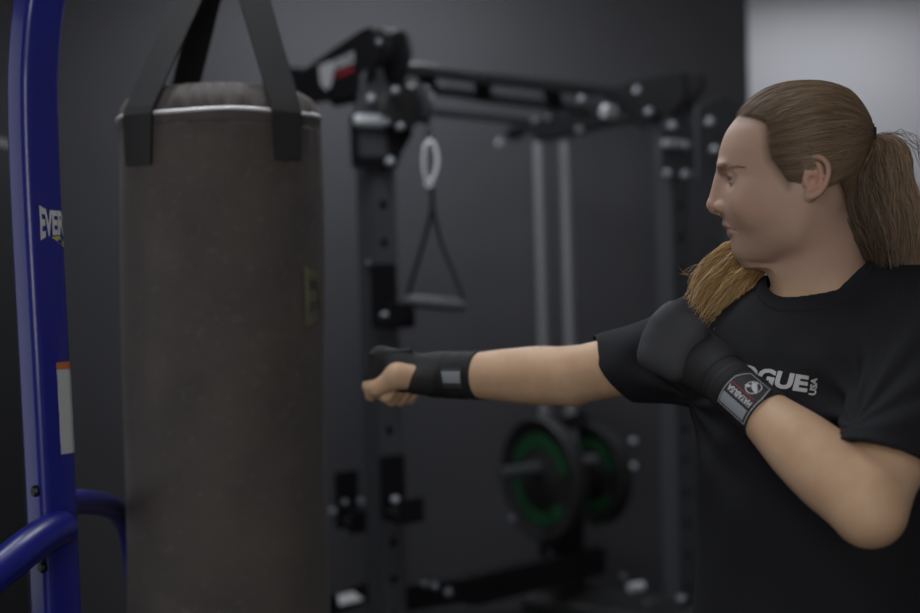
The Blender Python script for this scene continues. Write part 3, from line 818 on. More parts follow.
# labels bent round the wrist cones
def conemap(wr, e, r0, L, a0, toward, phi0):
    u1 = nrm(toward-e*np.dot(toward, e)); u2 = np.cross(e, u1)
    def f(a, b, off=0):
        t = a0+a; r = r0[0]+(r0[1]-r0[0])*np.clip((t+.012)/(L+.012), 0, 1)+.0018+off
        ph = phi0+b/r
        return wr+e*t+r*(u1*math.cos(ph)+u2*math.sin(ph))
    return f
def patch(M_, fmap, outline, off, th=.0012):
    """filled polygon in (a,b) meshed with a fine grid"""
    bm = bmesh.new(); vs = [bm.verts.new((x, y, 0)) for x, y in outline]; bm.faces.new(vs)
    for ax_, rng_ in ((0, (-.05, .05)), (1, (-.05, .05))):
        for c in np.arange(rng_[0], rng_[1], .0025):
            no = (1,0,0) if ax_ == 0 else (0,1,0); co = (c,0,0) if ax_ == 0 else (0,c,0)
            bmesh.ops.bisect_plane(bm, geom=bm.verts[:]+bm.edges[:]+bm.faces[:], plane_co=co, plane_no=no)
    bm.verts.index_update(); n = len(bm.verts)
    v = [fmap(x.co.x, x.co.y, off) for x in bm.verts]+[fmap(x.co.x, x.co.y, off-th) for x in bm.verts]
    f = [tuple(x.index for x in q.verts) for q in bm.faces]; f2 = [tuple(i+n for i in q[::-1]) for q in f]
    side = [(e.verts[0].index, e.verts[1].index, e.verts[1].index+n, e.verts[0].index+n) for e in bm.edges if e.is_boundary]
    bm.free(); M_.add(v, f+f2+side)
def ring(M_, fmap, pts, w, off):
    pts = [np.array(p) for p in pts]; n = len(pts)
    for i in range(n):
        a, b = pts[i], pts[(i+1) % n]; d = b-a; L_ = np.linalg.norm(d)
        if L_ < 1e-6: continue
        d /= L_; nn = np.array([-d[1], d[0]])*w/2; k = max(1, int(L_/.002))
        for j in range(k):
            c, e = a+d*L_*j/k-(d*w/2 if j == 0 else 0), a+d*L_*(j+1)/k+(d*w/2 if j == k-1 else 0)
            M_.add([fmap(*(c-nn), off), fmap(*(e-nn), off), fmap(*(e+nn), off), fmap(*(c+nn), off)], [(0,1,2,3)])
mp = conemap(WRN, EN, (.0300,.0340), LN, .0775, CAM-WRN, .10)
# a grows towards the elbow (down-right in the photo), b round the wrist; sign of b upwards
sb = 1 if (mp(0,.01)-mp(0,0))@UU > 0 else -1
fm = lambda a, b, off=0: mp(a, sb*(b+.0055), off)
hw_, hh = .0275, .0315
octo = [(-hw_,-hh),(hw_,-hh),(hw_,.012),(hw_-.008,hh),(-hw_+.008,hh),(-hw_,.012)]
M_ = MB(); patch(M_, fm, octo, .0008); M_.cm = 1
ring(M_, fm, [(x*.93, y*.93) for x, y in octo], .0009, .0012)
def glyphs(body_, u0, v0, w, h, flip, cmi, bold=.03):
    M_.cm = cmi; v, f = text2d(body_, bold, sub=.3)
    M_.add([fm(u0+(a if not flip else 1-a)*w, v0+(b if not flip else 1-b)*h, .0012) for a, b in v], f)
glyphs('HAYABUSA', -.0225, -.0085, .043, .0085, True, 1)
M_.cm = 2; ring(M_, fm, [(-.023,.0030),(.019,.0030),(.019,.0031),(-.023,.0031)], .0012, .0012)
M_.cm = 3; patch(M_, fm, [(-.0235,-.0265),(.0215,-.0265),(.0215,-.0120),(-.0235,-.0120)], .0014, .0008)
M_.cm = 1; cc = (.004,.0155)
ring(M_, fm, [(cc[0]+0.0098*math.cos(t), cc[1]+.0098*math.sin(t)) for t in np.linspace(0, 2*PI, 25)[:-1]], .0012, .0012)
def leaf(cx, cy, ang, L_, w):
    c, s = math.cos(ang), math.sin(ang); o = []
    for t in np.linspace(0, 1, 9): o.append((t*L_, w*math.sin(PI*t)*.5))
    for t in np.linspace(1, 0, 9)[1:-1]: o.append((t*L_, -w*math.sin(PI*t)*.5))
    patch(M_, fm, [(cx+x*c-y*s, cy+x*s+y*c) for x, y in o], .0015, .0006)
leaf(-.005,.0215,-.50,.0225,.0070); leaf(.003,.0160,1.9,.009,.0050); leaf(.001,.0140,3.6,.0085,.0045)
M_.build('label', 'lblack', wrapN, smooth=False, mats=['lblack','lwhite','lred','lgrey'])
# far wrap: grey fastening strip
mq = conemap(WRF, EF, (.0375,.0390), LFr, .032, CAM-WRF, 0)
sbq = 1 if (mq(0,.01)-mq(0,0))@UU > 0 else -1
fm = lambda a, b, off=0: mq(a, sbq*b, off)
M_ = MB(); patch(M_, fm, [(-.028,-.022),(.026,-.022),(.026,.012),(-.028,.012)], .0008); M_.cm = 1
patch(M_, fm, [(-.024,-.013),(.024,-.013),(.024,.006),(-.024,.006)], .0014, .0006)
M_.build('fastening_strip', 'pad', wrapF, smooth=False, mats=['pad','lgrey'])

# ================================================================== HANGING BAG
BY = 2.28; BC = P(224.5, 300, BY); BR = .1775
zr = P(222, 108.5, BY-BR)[2]
bag = thing('punching_bag', (BC[0], BC[1], 0.62), 'tall worn brown-grey hanging punching bag with black webbing straps and silver piping', 'punching bag')
tilt = math.radians(.35)
def cylpt(r, phi, z, lump=0):       # phi = 0 towards the camera, + to the right
    x = BC[0]+(z-1.55)*.012; 
    return V(x+r*math.sin(phi), BC[1]-r*math.cos(phi), z)
seg = 160
def bagsurf(prof, name, m, parent, lump):
    v = []; f = []
    for (r, z, w) in prof:
        for k in range(seg):
            a = 2*PI*k/seg; rr = r+lump(a, z, w); v.append(cylpt(rr, a, z))
    n = len(prof)
    f = [(i*seg+k, i*seg+(k+1) % seg, (i+1)*seg+(k+1) % seg, (i+1)*seg+k) for i in range(n-1) for k in range(seg)]
    f.append(tuple(range(seg))[::-1]); f.append(tuple((n-1)*seg+k for k in range(seg)))
    return mesh_obj(name, v, f, m, parent)
prof = [(BR*.80,.62,0),(BR*.95,.63,0),(BR,.66,0)]+[(BR+.001*math.sin(z*9), z, 1) for z in np.linspace(.70, zr-.12, 60)]+[(BR, z, 2) for z in np.linspace(zr-.11, zr-.021, 16)]+[(BR-.0045, zr-.019, 2)]
def lump(a, z, w):
    d = .0018*math.sin(3*a+5*z)+.0012*math.sin(7*a-11*z+1)
    s = math.exp(-((a+.06)/.012)**2) + math.exp(-((a-2*PI+.06)/.012)**2)
    d -= .0022*s*min(1, max(0, (z-zr+.30)*6))
    if w == 2: d += .0016*math.sin(13*a+3*math.sin(5*a))*math.exp(-(zr-.03-z)*30) - .004*math.exp(-((a-.03)/.07)**2)*math.exp(-((z-zr+.035)/.010)**2)
    return d
bagsurf(prof, 'bag_shell', 'suede', bag, lump)
prof = [(BR-.003, zr-.022, 0), (BR-.0005, zr-.018, 0), (BR-.001, zr-.004, 0), (BR-.004, zr+.001, 0)]
bagsurf(prof, 'top_band', 'suede', bag, lambda a, z, w: .0006*math.sin(40*a))
prof = [(BR-.006, zr-.004, 0), (BR-.007, zr+.006, .6), (BR-.012, zr+.020, 1), (BR-.022, zr+.034, 1), (BR-.040, zr+.046, .9), (BR-.062, zr+.052, .6), (BR-.10, zr+.057, .3), (.03, zr+.058, 0), (.002, zr+.058, 0)]
bagsurf(prof, 'gathered_top', 'suede', bag, lambda a, z, w: w*(.0065*math.sin(34*a+2.2*math.sin(7*a))+.0025*math.sin(61*a+3*math.sin(3*a))))
m = MB(); m.tube([cylpt(BR-.001, a, zr+.0015*math.sin(5*a)) for a in np.linspace(0, 2*PI, 97)[:-1]], .0034, 10, closed=True)
m.build('piping', 'piping', bag)
# stitched seam down the front and round the band
m = MB()
for k in range(26):
    z = zr-.03-k*.0095; m.tube([cylpt(BR+.0002, -.054, z), cylpt(BR+.0002, -.054, z-.006)], .0006, 5)
m.build('seam_stitching', 'black_soft', bag)
apex = V(BC[0]+.012, BC[1]-.005, zr+.30)
apex = P(228, -78, BY)
def ribbon(M_, pts, wids, ws, th):
    n = len(pts); T = np.gradient(np.array(pts), axis=0); v = []
    for i in range(n):
        w = nrm(wids[i]); nn = nrm(np.cross(nrm(T[i]), w)); w = np.cross(nn, nrm(T[i]))
        for a, b in ((-1,-1),(1,-1),(1,1),(-1,1)): v.append(pts[i]+w*a*ws[i]/2+nn*b*th/2)
    f = [(i*4+k, i*4+(k+1) % 4, (i+1)*4+(k+1) % 4, (i+1)*4+k) for i in range(n-1) for k in range(4)]+[(3,2,1,0),tuple((n-1)*4+k for k in range(4))]
    M_.add(v, f)
for az, zb, wd in ((-.66,.086,.074),(.83,.082,.064),(2.42,.085,.056),(-2.48,.085,.056)):
    tang = V(math.cos(az), math.sin(az), 0); M_ = MB(); pts = []; wids = []; ws = []
    for t in np.linspace(0, 1, 6): pts.append(cylpt(BR+.0045, az, zr-zb+t*(zb-.002))); wids.append(tang); ws.append(wd*.86+.14*wd*t)
    top = cylpt(BR+.003, az, zr+.004)
    a2 = apex+V(.012*math.sin(az), -.012*math.cos(az), 0)
    for t in np.linspace(0.02, 1, 14):
        pts.append(top*(1-t)+a2*t); tw = tang*(1-t)+V(.6 if az > 0 else -.6,-.5,0)*t if abs(az) > 2 else tang*(1-.25*t)+V(.25*t,0,0)
        wids.append(tw); ws.append(wd)
    ribbon(M_, pts, wids, ws, .0032)
    M_.build('hanging_strap', 'strap', bag, smooth=False)
m = MB(); m.tube([apex+V(0,0,.0)+V(.022*math.cos(a), 0, .028+.034*math.sin(a)) for a in np.linspace(0, 2*PI, 25)[:-1]], .005, 10, closed=True); m.build('carabiner', 'chrome', bag)
m = MB()
# olive print running round the right side of the bag
tv2, tf2 = text2d('EVERLAST', .03, sub=.12)
ph0 = math.radians(60); zc = P(306, 296, BY-.05)[2]; WW = .40; HHt = .076
M_ = MB()
M_.add([cylpt(BR+.0012, ph0+a*WW/BR, zc+(b-.5)*HHt*(1+.42*(2*a-1)**4)) for a, b in tv2], tf2)
M_.build('bag_print', 'bagprint', bag, smooth=False)

# ================================================================== BLUE STAND
SY = 1.86
p0 = P(48, 560, SY); p1 = P(36, 170, SY); 
stand_base = V(p0[0]+.012, SY, 0)
stand = thing('bag_stand', stand_base, 'glossy blue steel bag stand upright with curved tubes, left of the hanging bag', 'bag stand')
def rrect(w, d, r, n=5):
    o = []
    for cx, cy, a0 in ((w/2-r, d/2-r, 0), (-w/2+r, d/2-r, PI/2), (-w/2+r, -d/2+r, PI), (w/2-r, -d/2+r, 1.5*PI)):
        for k in range(n+1): a = a0+PI/2*k/n; o.append((cx+r*math.cos(a), cy+r*math.sin(a)))
    return o
def sweep(M_, path, sec, uref):
    path = [np.asarray(p) for p in path]; n = len(path); T = np.gradient(np.array(path), axis=0); k = len(sec); v = []
    for i in range(n):
        t = nrm(T[i]); u = nrm(uref-t*np.dot(uref, t)); w = np.cross(t, u)
        v += [path[i]+u*a+w*b for a, b in sec]
    f = [(i*k+j, i*k+(j+1) % k, (i+1)*k+(j+1) % k, (i+1)*k+j) for i in range(n-1) for j in range(k)]
    f += [tuple(range(k))[::-1], tuple((n-1)*k+j for j in range(k))]; M_.add(v, f)
yaw = math.radians(42)
SU = V(math.cos(yaw), math.sin(yaw)*-1, 0)      # along the face seen on the left
SU = nrm(V(.80, -.60, 0))                       # left (lit) face runs towards the camera-right
SW = nrm(V(.60, .80, 0))                        # right face runs away
post_path = [V(stand_base[0], SY, .0), V(stand_base[0]-.004, SY, .6), P(56,600,SY), P(46.5,400,SY), P(36,200,SY), P(33,110,SY), P(34,55,SY)+V(0,.0,0), P(40,0,SY+.01), P(54,-50,SY+.03), P(85,-105,SY+.08), P(135,-140,SY+.19), P(229,-158,BY+.0)]
post_path = catmull(post_path, 70)
M_ = MB(); sec = rrect(.050, .062, .012)
sweep(M_, post_path, sec, SU)
M_.build('upright', 'blue', stand)
endp = post_path[-1]
m = MB(); m.tube([endp+V(0,0,.01), apex+V(0,0,.088)], .006, 10); m.tube([apex+V(.016*math.cos(a), 0.016*math.sin(a)*.0, .072+.020*math.sin(a)) for a in np.linspace(0, 2*PI, 19)[:-1]], .004, 8, closed=True); m.build('hook', 'chrome', stand)
m = MB(); m.tube(catmull([P(62,528,SY-.02), P(45,535,SY-.06), P(12,560,SY-.12), P(-30,600,SY-.18), P(-60,680,SY-.20)], 22), .0262, 20)
m.build('side_tube', 'blue', stand)
m = MB(); m.tube(catmull([P(60,503,SY+.0), P(86,502,SY+.14), P(108,506,SY+.32), P(122,517,SY+.48), P(131,540,SY+.56), P(138,600,SY+.58)], 22), .0195, 20)
m.build('side_tube', 'blue', stand)
m = MB(); m.box(stand_base+V(-.25,-.25,.03)+V(0,0,0), (.62,.07,.06), (nrm(V(1,.9,0)), nrm(V(-.9,1,0)), V(0,0,1)))
m.box(stand_base+V(.15,.35,.03), (.9,.07,.06), (nrm(V(.35,1,0)), nrm(V(-1,.35,0)), V(0,0,1)))
m.build('base_rail', 'blue', stand, bevel=.006)
def nearpath(z):
    i = np.argmin(np.abs(post_path[:40,2]-z)); return post_path[i]
FL = nrm(np.cross(V(0,0,1), SU)); FL = FL if FL@(CAM-stand_base) > 0 else -FL    # normal of the left face
NRt = SU                                                            # normal of the right face
for (px, py) in ((36,491),(43,567)):
    c = onplane(px, py, nearpath(P(px,py,SY)[2])+FL*.0312, FL); m = MB()
    m.lathe(c, FL, [(0,-.002),(.0085,-.001),(.0085,.003),(.006,.0055),(0,.006)], 16); m.build('bolt', 'bolt_dark', stand)
# print on the right face, running round the back corner
tv3, tf3 = text2d('EVERLAST', .04, sub=.12)
zt = P(52, 223, SY)[2]
def postmap(a, z, off=.0006):
    c = nearpath(z)
    # path along the outline: right face from near corner to far corner, round the corner, back face
    w = .062; r = .012; u = .050
    L1 = w-2*r; L2 = PI/2*r
    far_ = SW
    if a < L1: q = SU*(u/2+off)+far_*(-w/2+r+a)
    elif a < L1+L2: t = (a-L1)/r; q = SU*(u/2-r+(r+off)*math.cos(t))+far_*(w/2-r+(r+off)*math.sin(t))
    else: q = SU*(u/2-r-(a-L1-L2))+far_*(w/2+off)
    return c+q+V(0,0,z-c[2])
M_ = MB(); M_.add([postmap(.006+a*.082, zt+(b-.5)*.036*(1+.45*(2*a-1)**4)) for a, b in tv3], tf3)
M_.build('stand_print', 'white', stand, smooth=False)
M_ = MB(); M_.add([postmap(a, zt-.021+b) for a, b in ((.024,.0),(.031,-.004),(.040,-.012),(.046,-.014),(.046,-.006),(.038,.002))], [(0,1,2,3,4,5)])
M_.build('stand_print', 'yellow', stand, smooth=False)
za, zb_ = P(65,362,SY)[2], P(68,453,SY)[2]
M_ = MB(); grid = [(a, z) for z in np.linspace(za, zb_, 12) for a in np.linspace(.021, .050, 7)]
M_.add([postmap(a, z) for a, z in grid], [(i*7+j, i*7+j+1, (i+1)*7+j+1, (i+1)*7+j) for i in range(11) for j in range(6)])
M_.build('sticker', 'label', stand, smooth=False)
M_ = MB(); grid = [(a, z) for z in (za+.0005, za-.010) for a in np.linspace(.021, .050, 7)]
M_.add([postmap(a, z, .0010) for a, z in grid], [(j, j+1, 8+j, 7+j) for j in range(6)])
M_.build('sticker', 'orange', stand, smooth=False)

# ================================================================== RACK
r_ = nrm(V(.83,.56,0)); d_ = nrm(V(-.56,.83,0)); Z_ = V(0,0,1); RAX = (r_, d_, Z_)
L0 = P(379,300,3.42); L0[2] = 0; W_ = 1.075
R0_ = L0+r_*W_
PW = .075
rack = thing('power_rack', L0*1.0, 'black steel cable power rack with pull-up bar and guide rods, behind the person', 'power rack')
def upright(c, ztop, holes=True):
    """square tube with real holes on its front face"""
    M_ = MB(); w = PW; zs = np.arange(.10, ztop-.12, .10); hr = .0125
    f0 = c-d_*w/2
    # back, left, right faces as slabs
    M_.box(c+V(0,0,ztop/2)+d_*(w/2-.0015), (w,.003,ztop), RAX)
    M_.box(c+V(0,0,ztop/2)-r_*(w/2-.0015), (.003,w,ztop), RAX)
    M_.box(c+V(0,0,ztop/2)+r_*(w/2-.0015), (.003,w,ztop), RAX)
    M_.box(c+V(0,0,ztop-.002), (w,w,.004), RAX)
    # front face cell by cell around each hole
    def pt(a, z): return f0+r_*a+V(0,0,z)
    z0 = 0
    for zc_ in zs:
        lo_, hi_ = zc_-.05, zc_+.05; n = 24
        if lo_ > z0+1e-6: M_.add([pt(-w/2,z0),pt(w/2,z0),pt(w/2,lo_),pt(-w/2,lo_)], [(0,1,2,3)])
        v = []
        for k in range(n):
            a = 2*PI*k/n; cx, cz = math.cos(a), math.sin(a); s = 1/max(abs(cx)/(w/2), abs(cz)/.05)
            v.append(pt(cx*s, zc_+cz*s))
        for k in range(n): a = 2*PI*k/n; v.append(pt(hr*math.cos(a), zc_+hr*math.sin(a)))
        for k in range(n): a = 2*PI*k/n; v.append(pt(hr*math.cos(a), zc_+hr*math.sin(a))+d_*.004)
        # square corners between samples
        M_.add(v, [(k, (k+1) % n, n+(k+1) % n, n+k) for k in range(n)]+[(n+k, n+(k+1) % n, 2*n+(k+1) % n, 2*n+k) for k in range(n)])
        z0 = hi_
    M_.add([pt(-w/2,z0),pt(w/2,z0),pt(w/2,ztop),pt(-w/2,ztop)], [(0,1,2,3)])
    return M_.build('upright', 'post', rack, smooth=False)
upright(L0, 2.02); upright(R0_, 2.02)
DEP = .62
RL, RRr = L0+d_*DEP, R0_+d_*DEP
for c in (RL,):
    M_ = MB(); M_.box(c+V(0,0,1.0), (PW,PW,2.0), RAX); M_.build('upright', 'black', rack, bevel=.004)
def beam(name, a, b, w, h, m='black', parent=None, bev=.003):
    a = np.asarray(a); b = np.asarray(b); t = nrm(b-a); u = nrm(np.cross(t, Z_)) if abs(t[2]) < .95 else r_; v = np.cross(u, t)
    M_ = MB(); M_.box((a+b)/2, (np.linalg.norm(b-a), w, h), (t, u, v)); return M_.build(name, m, parent or rack, bevel=bev)
beam('base_beam', L0+V(0,0,.04), RL+V(0,0,.04), PW, .07); beam('base_beam', R0_+V(0,0,.04), RRr+V(0,0,.04), PW, .07); beam('base_beam', RL+V(0,0,.10), RRr+V(0,0,.10), PW, .07)
# head plates (their outlines)
pl_ = L0-r_*(PW/2+.006)
def onpl(px, py, q, n=r_): return onplane(px, py, q, n)
ql = pl_
outl = [(368,27),(378,26),(399,33),(401,52),(398,84),(386,94),(356,108),(330,107),(306,103),(301,92),(299,76),(318,62)]
# clamp the polygon to true depth of the plate
M_ = MB(); M_.prism([onpl(a, b, ql) for a, b in [(362,30),(371,26),(374,30),(376,62),(366,92),(352,98),(318,103),(306,106),(299,96),(299,77),(306,69),(335,48)]], r_, .012)
M_.build('head_plate', 'black', rack, bevel=.003)
M_ = MB(); M_.prism([onpl(a, b, ql)+r_*(PW+.018) for a, b in [(362,30),(371,26),(374,30),(376,62),(366,92),(352,98),(318,103),(306,106),(299,96),(299,77),(306,69),(335,48)]], r_, .012)
M_.build('head_plate', 'black', rack, bevel=.003)
# shaped tongue on the front of the left post
M_ = MB(); qf = L0-d_*(PW/2+.008)
M_.prism([onplane(a, b, qf, d_) for a, b in [(361,78),(366,68),(382,68),(386,84),(391,112),(396,122),(394,166),(357,166),(357,112)]], d_, .010)
M_.build('clamp_plate', 'post', rack, bevel=.003)
M_ = MB()
for pg in ([(386,92),(402,92),(412,100),(412,135),(402,152),(396,168),(388,168)], [(350,116),(358,112),(358,168),(352,168)], [(352,156),(396,156),(396,168),(352,168)]):
    M_.prism([onplane(a, b, qf-d_*.010, d_) for a, b in pg], d_, .010)
M_.build('clamp_plate', 'black', rack, bevel=.003)
# pulleys above the left head
for k, (px, py, rr_, Y) in enumerate(((381,50,.058,3.46),(389,52,.060,3.50),(398,53,.058,3.55))):
    c = P(px, py, Y); M_ = MB()
    M_.lathe(c, r_, [(.01,-.012),(rr_*.9,-.012),(rr_,-.010),(rr_*.86,-.002),(rr_*.86,.002),(rr_,.010),(rr_*.9,.012),(.01,.012)], 30)
    M_.build('pulley', 'black_soft' if k != 1 else 'post', rack)
for k, (px, py, rr_, Y) in enumerate(((401,108,.058,3.36),(421,104,.052,3.42))):
    c = P(px, py, Y); M_ = MB()
    M_.lathe(c, r_ if k else -d_, [(.01,-.012),(rr_*.9,-.012),(rr_,-.010),(rr_*.86,-.002),(rr_*.86,.002),(rr_,.010),(rr_*.9,.012),(.01,.012)], 30)
    M_.build('pulley', 'black_soft' if k == 0 else 'grey_tube', rack)
m = MB()
m.tube(catmull([P(398,92,3.42),P(414,80,3.41),P(424,92,3.40),P(428,112,3.40),P(429,134,3.40)], 20), .0042, 8)
m.tube(catmull([P(402,98,3.44),P(414,88,3.43),P(421,98,3.42),P(425,114,3.41),P(428,134,3.40)], 20), .0042, 8)
m.build('cable', 'black_soft', rack)
# pull-up bars
m = MB(); m.tube(catmull([P(398,84,3.46),P(402,73,3.47),P(416,70,3.49),P(470,76.5,3.60),P(540,84.5,3.76),P(590,90,3.87),P(612,93,3.91),P(628,105,3.94),P(646,126,3.98)], 50), .0185, 16)
m.build('pull_up_bar', 'grey_tube', rack)
m = MB(); m.tube(catmull([P(404,92,3.66),P(440,90,3.76),P(500,99,3.93),P(560,106,4.08),P(590,112,4.15)], 40), .0185, 16)
m.build('pull_up_bar', 'grey_tube', rack)
for (a, b) in ((P(482,79,3.62), P(484,97,3.88)), (P(550,87,3.78), P(556,106,4.06)), (P(424,72,3.50), P(430,90,3.72))):
    beam('bar_brace', a, b, .05, .018)
M_ = MB()
qr = R0_-r_*(PW/2+.006)
M_.prism([onplane(a, b, qr, r_) for a, b in [(604,100),(617,86),(642,78),(676,70),(684,72),(688,96),(676,112),(664,120),(640,118),(606,128)]], r_, .012)
M_.build('head_plate', 'black', rack, bevel=.003)
M_ = MB(); M_.prism([onplane(a, b, qr+r_*(PW+.02), r_) for a, b in [(640,80),(690,70),(703,74),(705,86),(694,104),(684,122),(664,122)]], r_, .012)
M_.build('head_plate', 'black', rack, bevel=.003)
M_ = MB(); M_.prism([onplane(a, b, qr, r_) for a, b in [(514,126),(540,124),(556,108),(586,100),(612,112),(620,118),(662,112),(662,118),(600,128),(565,137),(540,142),(536,134),(522,133),(514,140),(508,138)]], r_, .05)
M_.build('trolley_arm', 'black', rack, bevel=.004)
beam('crossmember', P(424,111,4.05), P(528,122,4.35), .03, .022, 'post')
M_ = MB(); qf2 = R0_-d_*(PW/2+.008)
M_.prism([onplane(a, b, qf2, d_) for a, b in [(664,118),(684,114),(692,132),(692,176),(660,178),(660,130)]], d_, .010); M_.build('clamp_plate', 'post', rack, bevel=.003)
M_ = MB(); M_.prism([onplane(a, b, qf2-d_*.14, d_) for a, b in [(696,108),(722,96),(738,104),(738,176),(697,180)]], d_, .012); M_.build('clamp_plate', 'post', rack, bevel=.003)
M_ = MB(); M_.box(R0_-d_*.20+r_*.075+V(0,0,.95), (.06,.06,1.9), RAX); M_.build('upright', 'post', rack, bevel=.003)
# shiny collars
def collar(px, py, w, h, Y, m='chrome'):
    c = P(px, py, Y); M_ = MB(); M_.tube([c-r_*w/2, c-r_*w*.4, c+r_*w*.4, c+r_*w/2], [h*.36,h/2,h/2,h*.36], 16); M_.build('pin', m, rack)
collar(369,121,.088,.034,3.34); collar(389,121,.020,.022,3.34,'zinc')
collar(672,143.5,.070,.026,3.92); collar(686,144.5,.016,.022,3.93,'zinc')
collar(609,112,.05,.040,3.98,'chrome')
bolts = [(371.5,98,.019,3.34),(396,90,.015,3.30),(401,126,.015,3.30),(361,160,.017,3.34),(390.5,161,.019,3.33),(369,40,.014,3.38),(379,42,.012,3.40),
 (314,84,.026,3.70),(309,79,.018,3.72),(344,82,.014,3.60),(279,66,.012,3.8),
 (501,143,.024,4.25),(536,121,.017,4.2),(549,118,.016,4.2),(566,114,.016,4.1),(580,129,.019,4.08),(582,99,.016,4.02),
 (638,90,.019,3.95),(679,81,.020,3.95),(650,111,.018,3.95),(673,125,.020,3.90),(668,173,.020,3.90),(686,174,.020,3.90),(697,173,.014,3.9),
 (711,121,.020,3.75),(716,149,.020,3.75),(432,137,.018,3.38),
 (369,263,.013,3.36),(376,274,.012,3.36),(385,316,.018,3.30),(402,312,.020,3.27),
 (387,463,.014,3.34),(391,477,.014,3.33),(396,500,.017,3.30),(412,503,.020,3.28),
 (345,503,.016,3.6),(361,502,.016,3.6),(333,513,.022,3.6),(345,532,.013,3.6),(354,527,.018,3.6),
 (425,585,.016,3.5),(435.5,587,.017,3.5),(449,593,.018,3.5),(513,519,.017,4.1),(550,552,.015,4.2),
 (634,441,.017,4.3),(634,466,.017,4.3),(624,577,.016,4.0),(648,604,.015,4.0),(682,599,.016,3.95),(571,563,.010,4.2)]
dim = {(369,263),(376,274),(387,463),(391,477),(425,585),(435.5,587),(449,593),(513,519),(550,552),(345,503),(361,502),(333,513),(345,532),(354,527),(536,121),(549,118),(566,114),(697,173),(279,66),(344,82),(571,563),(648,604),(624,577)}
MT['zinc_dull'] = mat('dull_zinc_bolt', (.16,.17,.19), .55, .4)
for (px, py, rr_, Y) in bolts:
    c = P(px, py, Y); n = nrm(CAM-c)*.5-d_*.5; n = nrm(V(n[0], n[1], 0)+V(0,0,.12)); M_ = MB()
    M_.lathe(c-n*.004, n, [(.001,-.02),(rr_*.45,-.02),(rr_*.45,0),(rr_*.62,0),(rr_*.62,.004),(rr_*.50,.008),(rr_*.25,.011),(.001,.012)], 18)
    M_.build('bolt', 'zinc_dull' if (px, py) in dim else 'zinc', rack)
# maker's plate on the left head
M_ = MB(); base = pl_-r_*.0075
def dec(poly_): return [onplane(a, b, base, r_) for a, b in poly_]
M_.cm = 0; M_.prism(dec([(319,66),(331,61),(334,64),(331,86),(326,90),(321,84)]), r_, .002)
tvF, tfF = text2d('FORCE', .05, sub=.5); tvU, tfU = text2d('USA', .05, sub=.5)
def quadtext(tv_, tf_, q, cmi):
    M_.cm = cmi; q = [np.array(x) for x in q]
    M_.add([onplane(*((q[0]*(1-a)+q[1]*a)*(1-b)+(q[3]*(1-a)+q[2]*a)*b), base-r_*.0012, r_) for a, b in tv_], tf_)
quadtext(tvF, tfF, [(334,71),(354,62),(354,51),(334,60)], 0)
quadtext(tvU, tfU, [(335,79),(354,71),(354,64),(335,72)], 1)
M_.build('maker_plate', 'lwhite', rack, smooth=False, mats=['lwhite','red'])
# machine behind the bag, left end of the head
M_ = MB(); c = P(288,84,3.95); M_.box(c, (.06,.20,.075), RAX); M_.build('rear_bracket', 'black', rack, bevel=.004)
# guide rods
def Rod(px0, px1, Y, r): 
    m = MB(); a = P(px0, 142, Y); b = P(px1, 440, Y); b2 = a+(b-a)*((a[2]-.25)/(a[2]-b[2])); c = (a+b2)/2
    m.cyl(V(c[0],c[1],a[2]), V(c[0],c[1],.25), r, 20); m.build('guide_rod', 'rod', rack)
Rod(541,545.5,4.40,.0185); Rod(566.5,572,4.32,.0185)
GC = P(560, 480, 4.34)
beam('weight_carriage', P(545,430,4.36), P(585,418,4.30), .07, .05, 'black')
M_ = MB(); M_.box(V(GC[0],GC[1],.52), (.10,.13,.62), RAX); M_.build('weight_column', 'black', rack, bevel=.006)
M_ = MB(); M_.box(V(GC[0],GC[1],.13), (.5,.4,.20), RAX); M_.build('base_block', 'black', rack, bevel=.006)
m = MB(); a = P(508,468,4.02); pc = P(543,479,4.16); pd = P(594,474,4.42)
axp = nrm(r_)
m.cyl(pc-axp*.17+V(0,0,.035), pc+axp*.22+V(0,0,.035), .022, 20); m.build('plate_peg', 'grey_tube', rack)
# plates (things of their own)
def plate(c, lab, R_, dish):
    t = thing('weight_plate', c, lab, 'weight plate', 'weight plates on the rack peg'); m = MB()
    m.lathe(c, -axp, [(.026,-.020),(R_*.86,-.020),(R_*.97,-.026),(R_,-.018),(R_,.018),(R_*.97,.026),(R_*.86,.020),(R_*.80,.012),(R_*.42,.012),(R_*.36,.020),(.026,.020)], 56)
    m.build('disc', 'rubber', t)
    g = MB()
    for a0, a1 in ((.25,2.75),(3.1,3.1+2.55)):      # two bright arcs
        n = 26; v = []; 
        up_ = Z_; sd = nrm(np.cross(axp, Z_))
        for k in range(n+1):
            a = a0+(a1-a0)*k/n
            for rr_ in (R_*.52, R_*.74):
                v.append(c-axp*.0135+(sd*math.cos(a)+up_*math.sin(a))*rr_)
        g.add(v, [(2*k, 2*k+1, 2*k+3, 2*k+2) for k in range(n)])
    g.build('green_ring', 'green', t, smooth=False)
    return t
plate(pc+V(0,0,0), 'black weight plate with green ring, the nearer and left one on the rack peg', .205, True)
plate(pd, 'black weight plate with green ring, half hidden behind the guide rods on the right', .175, True)
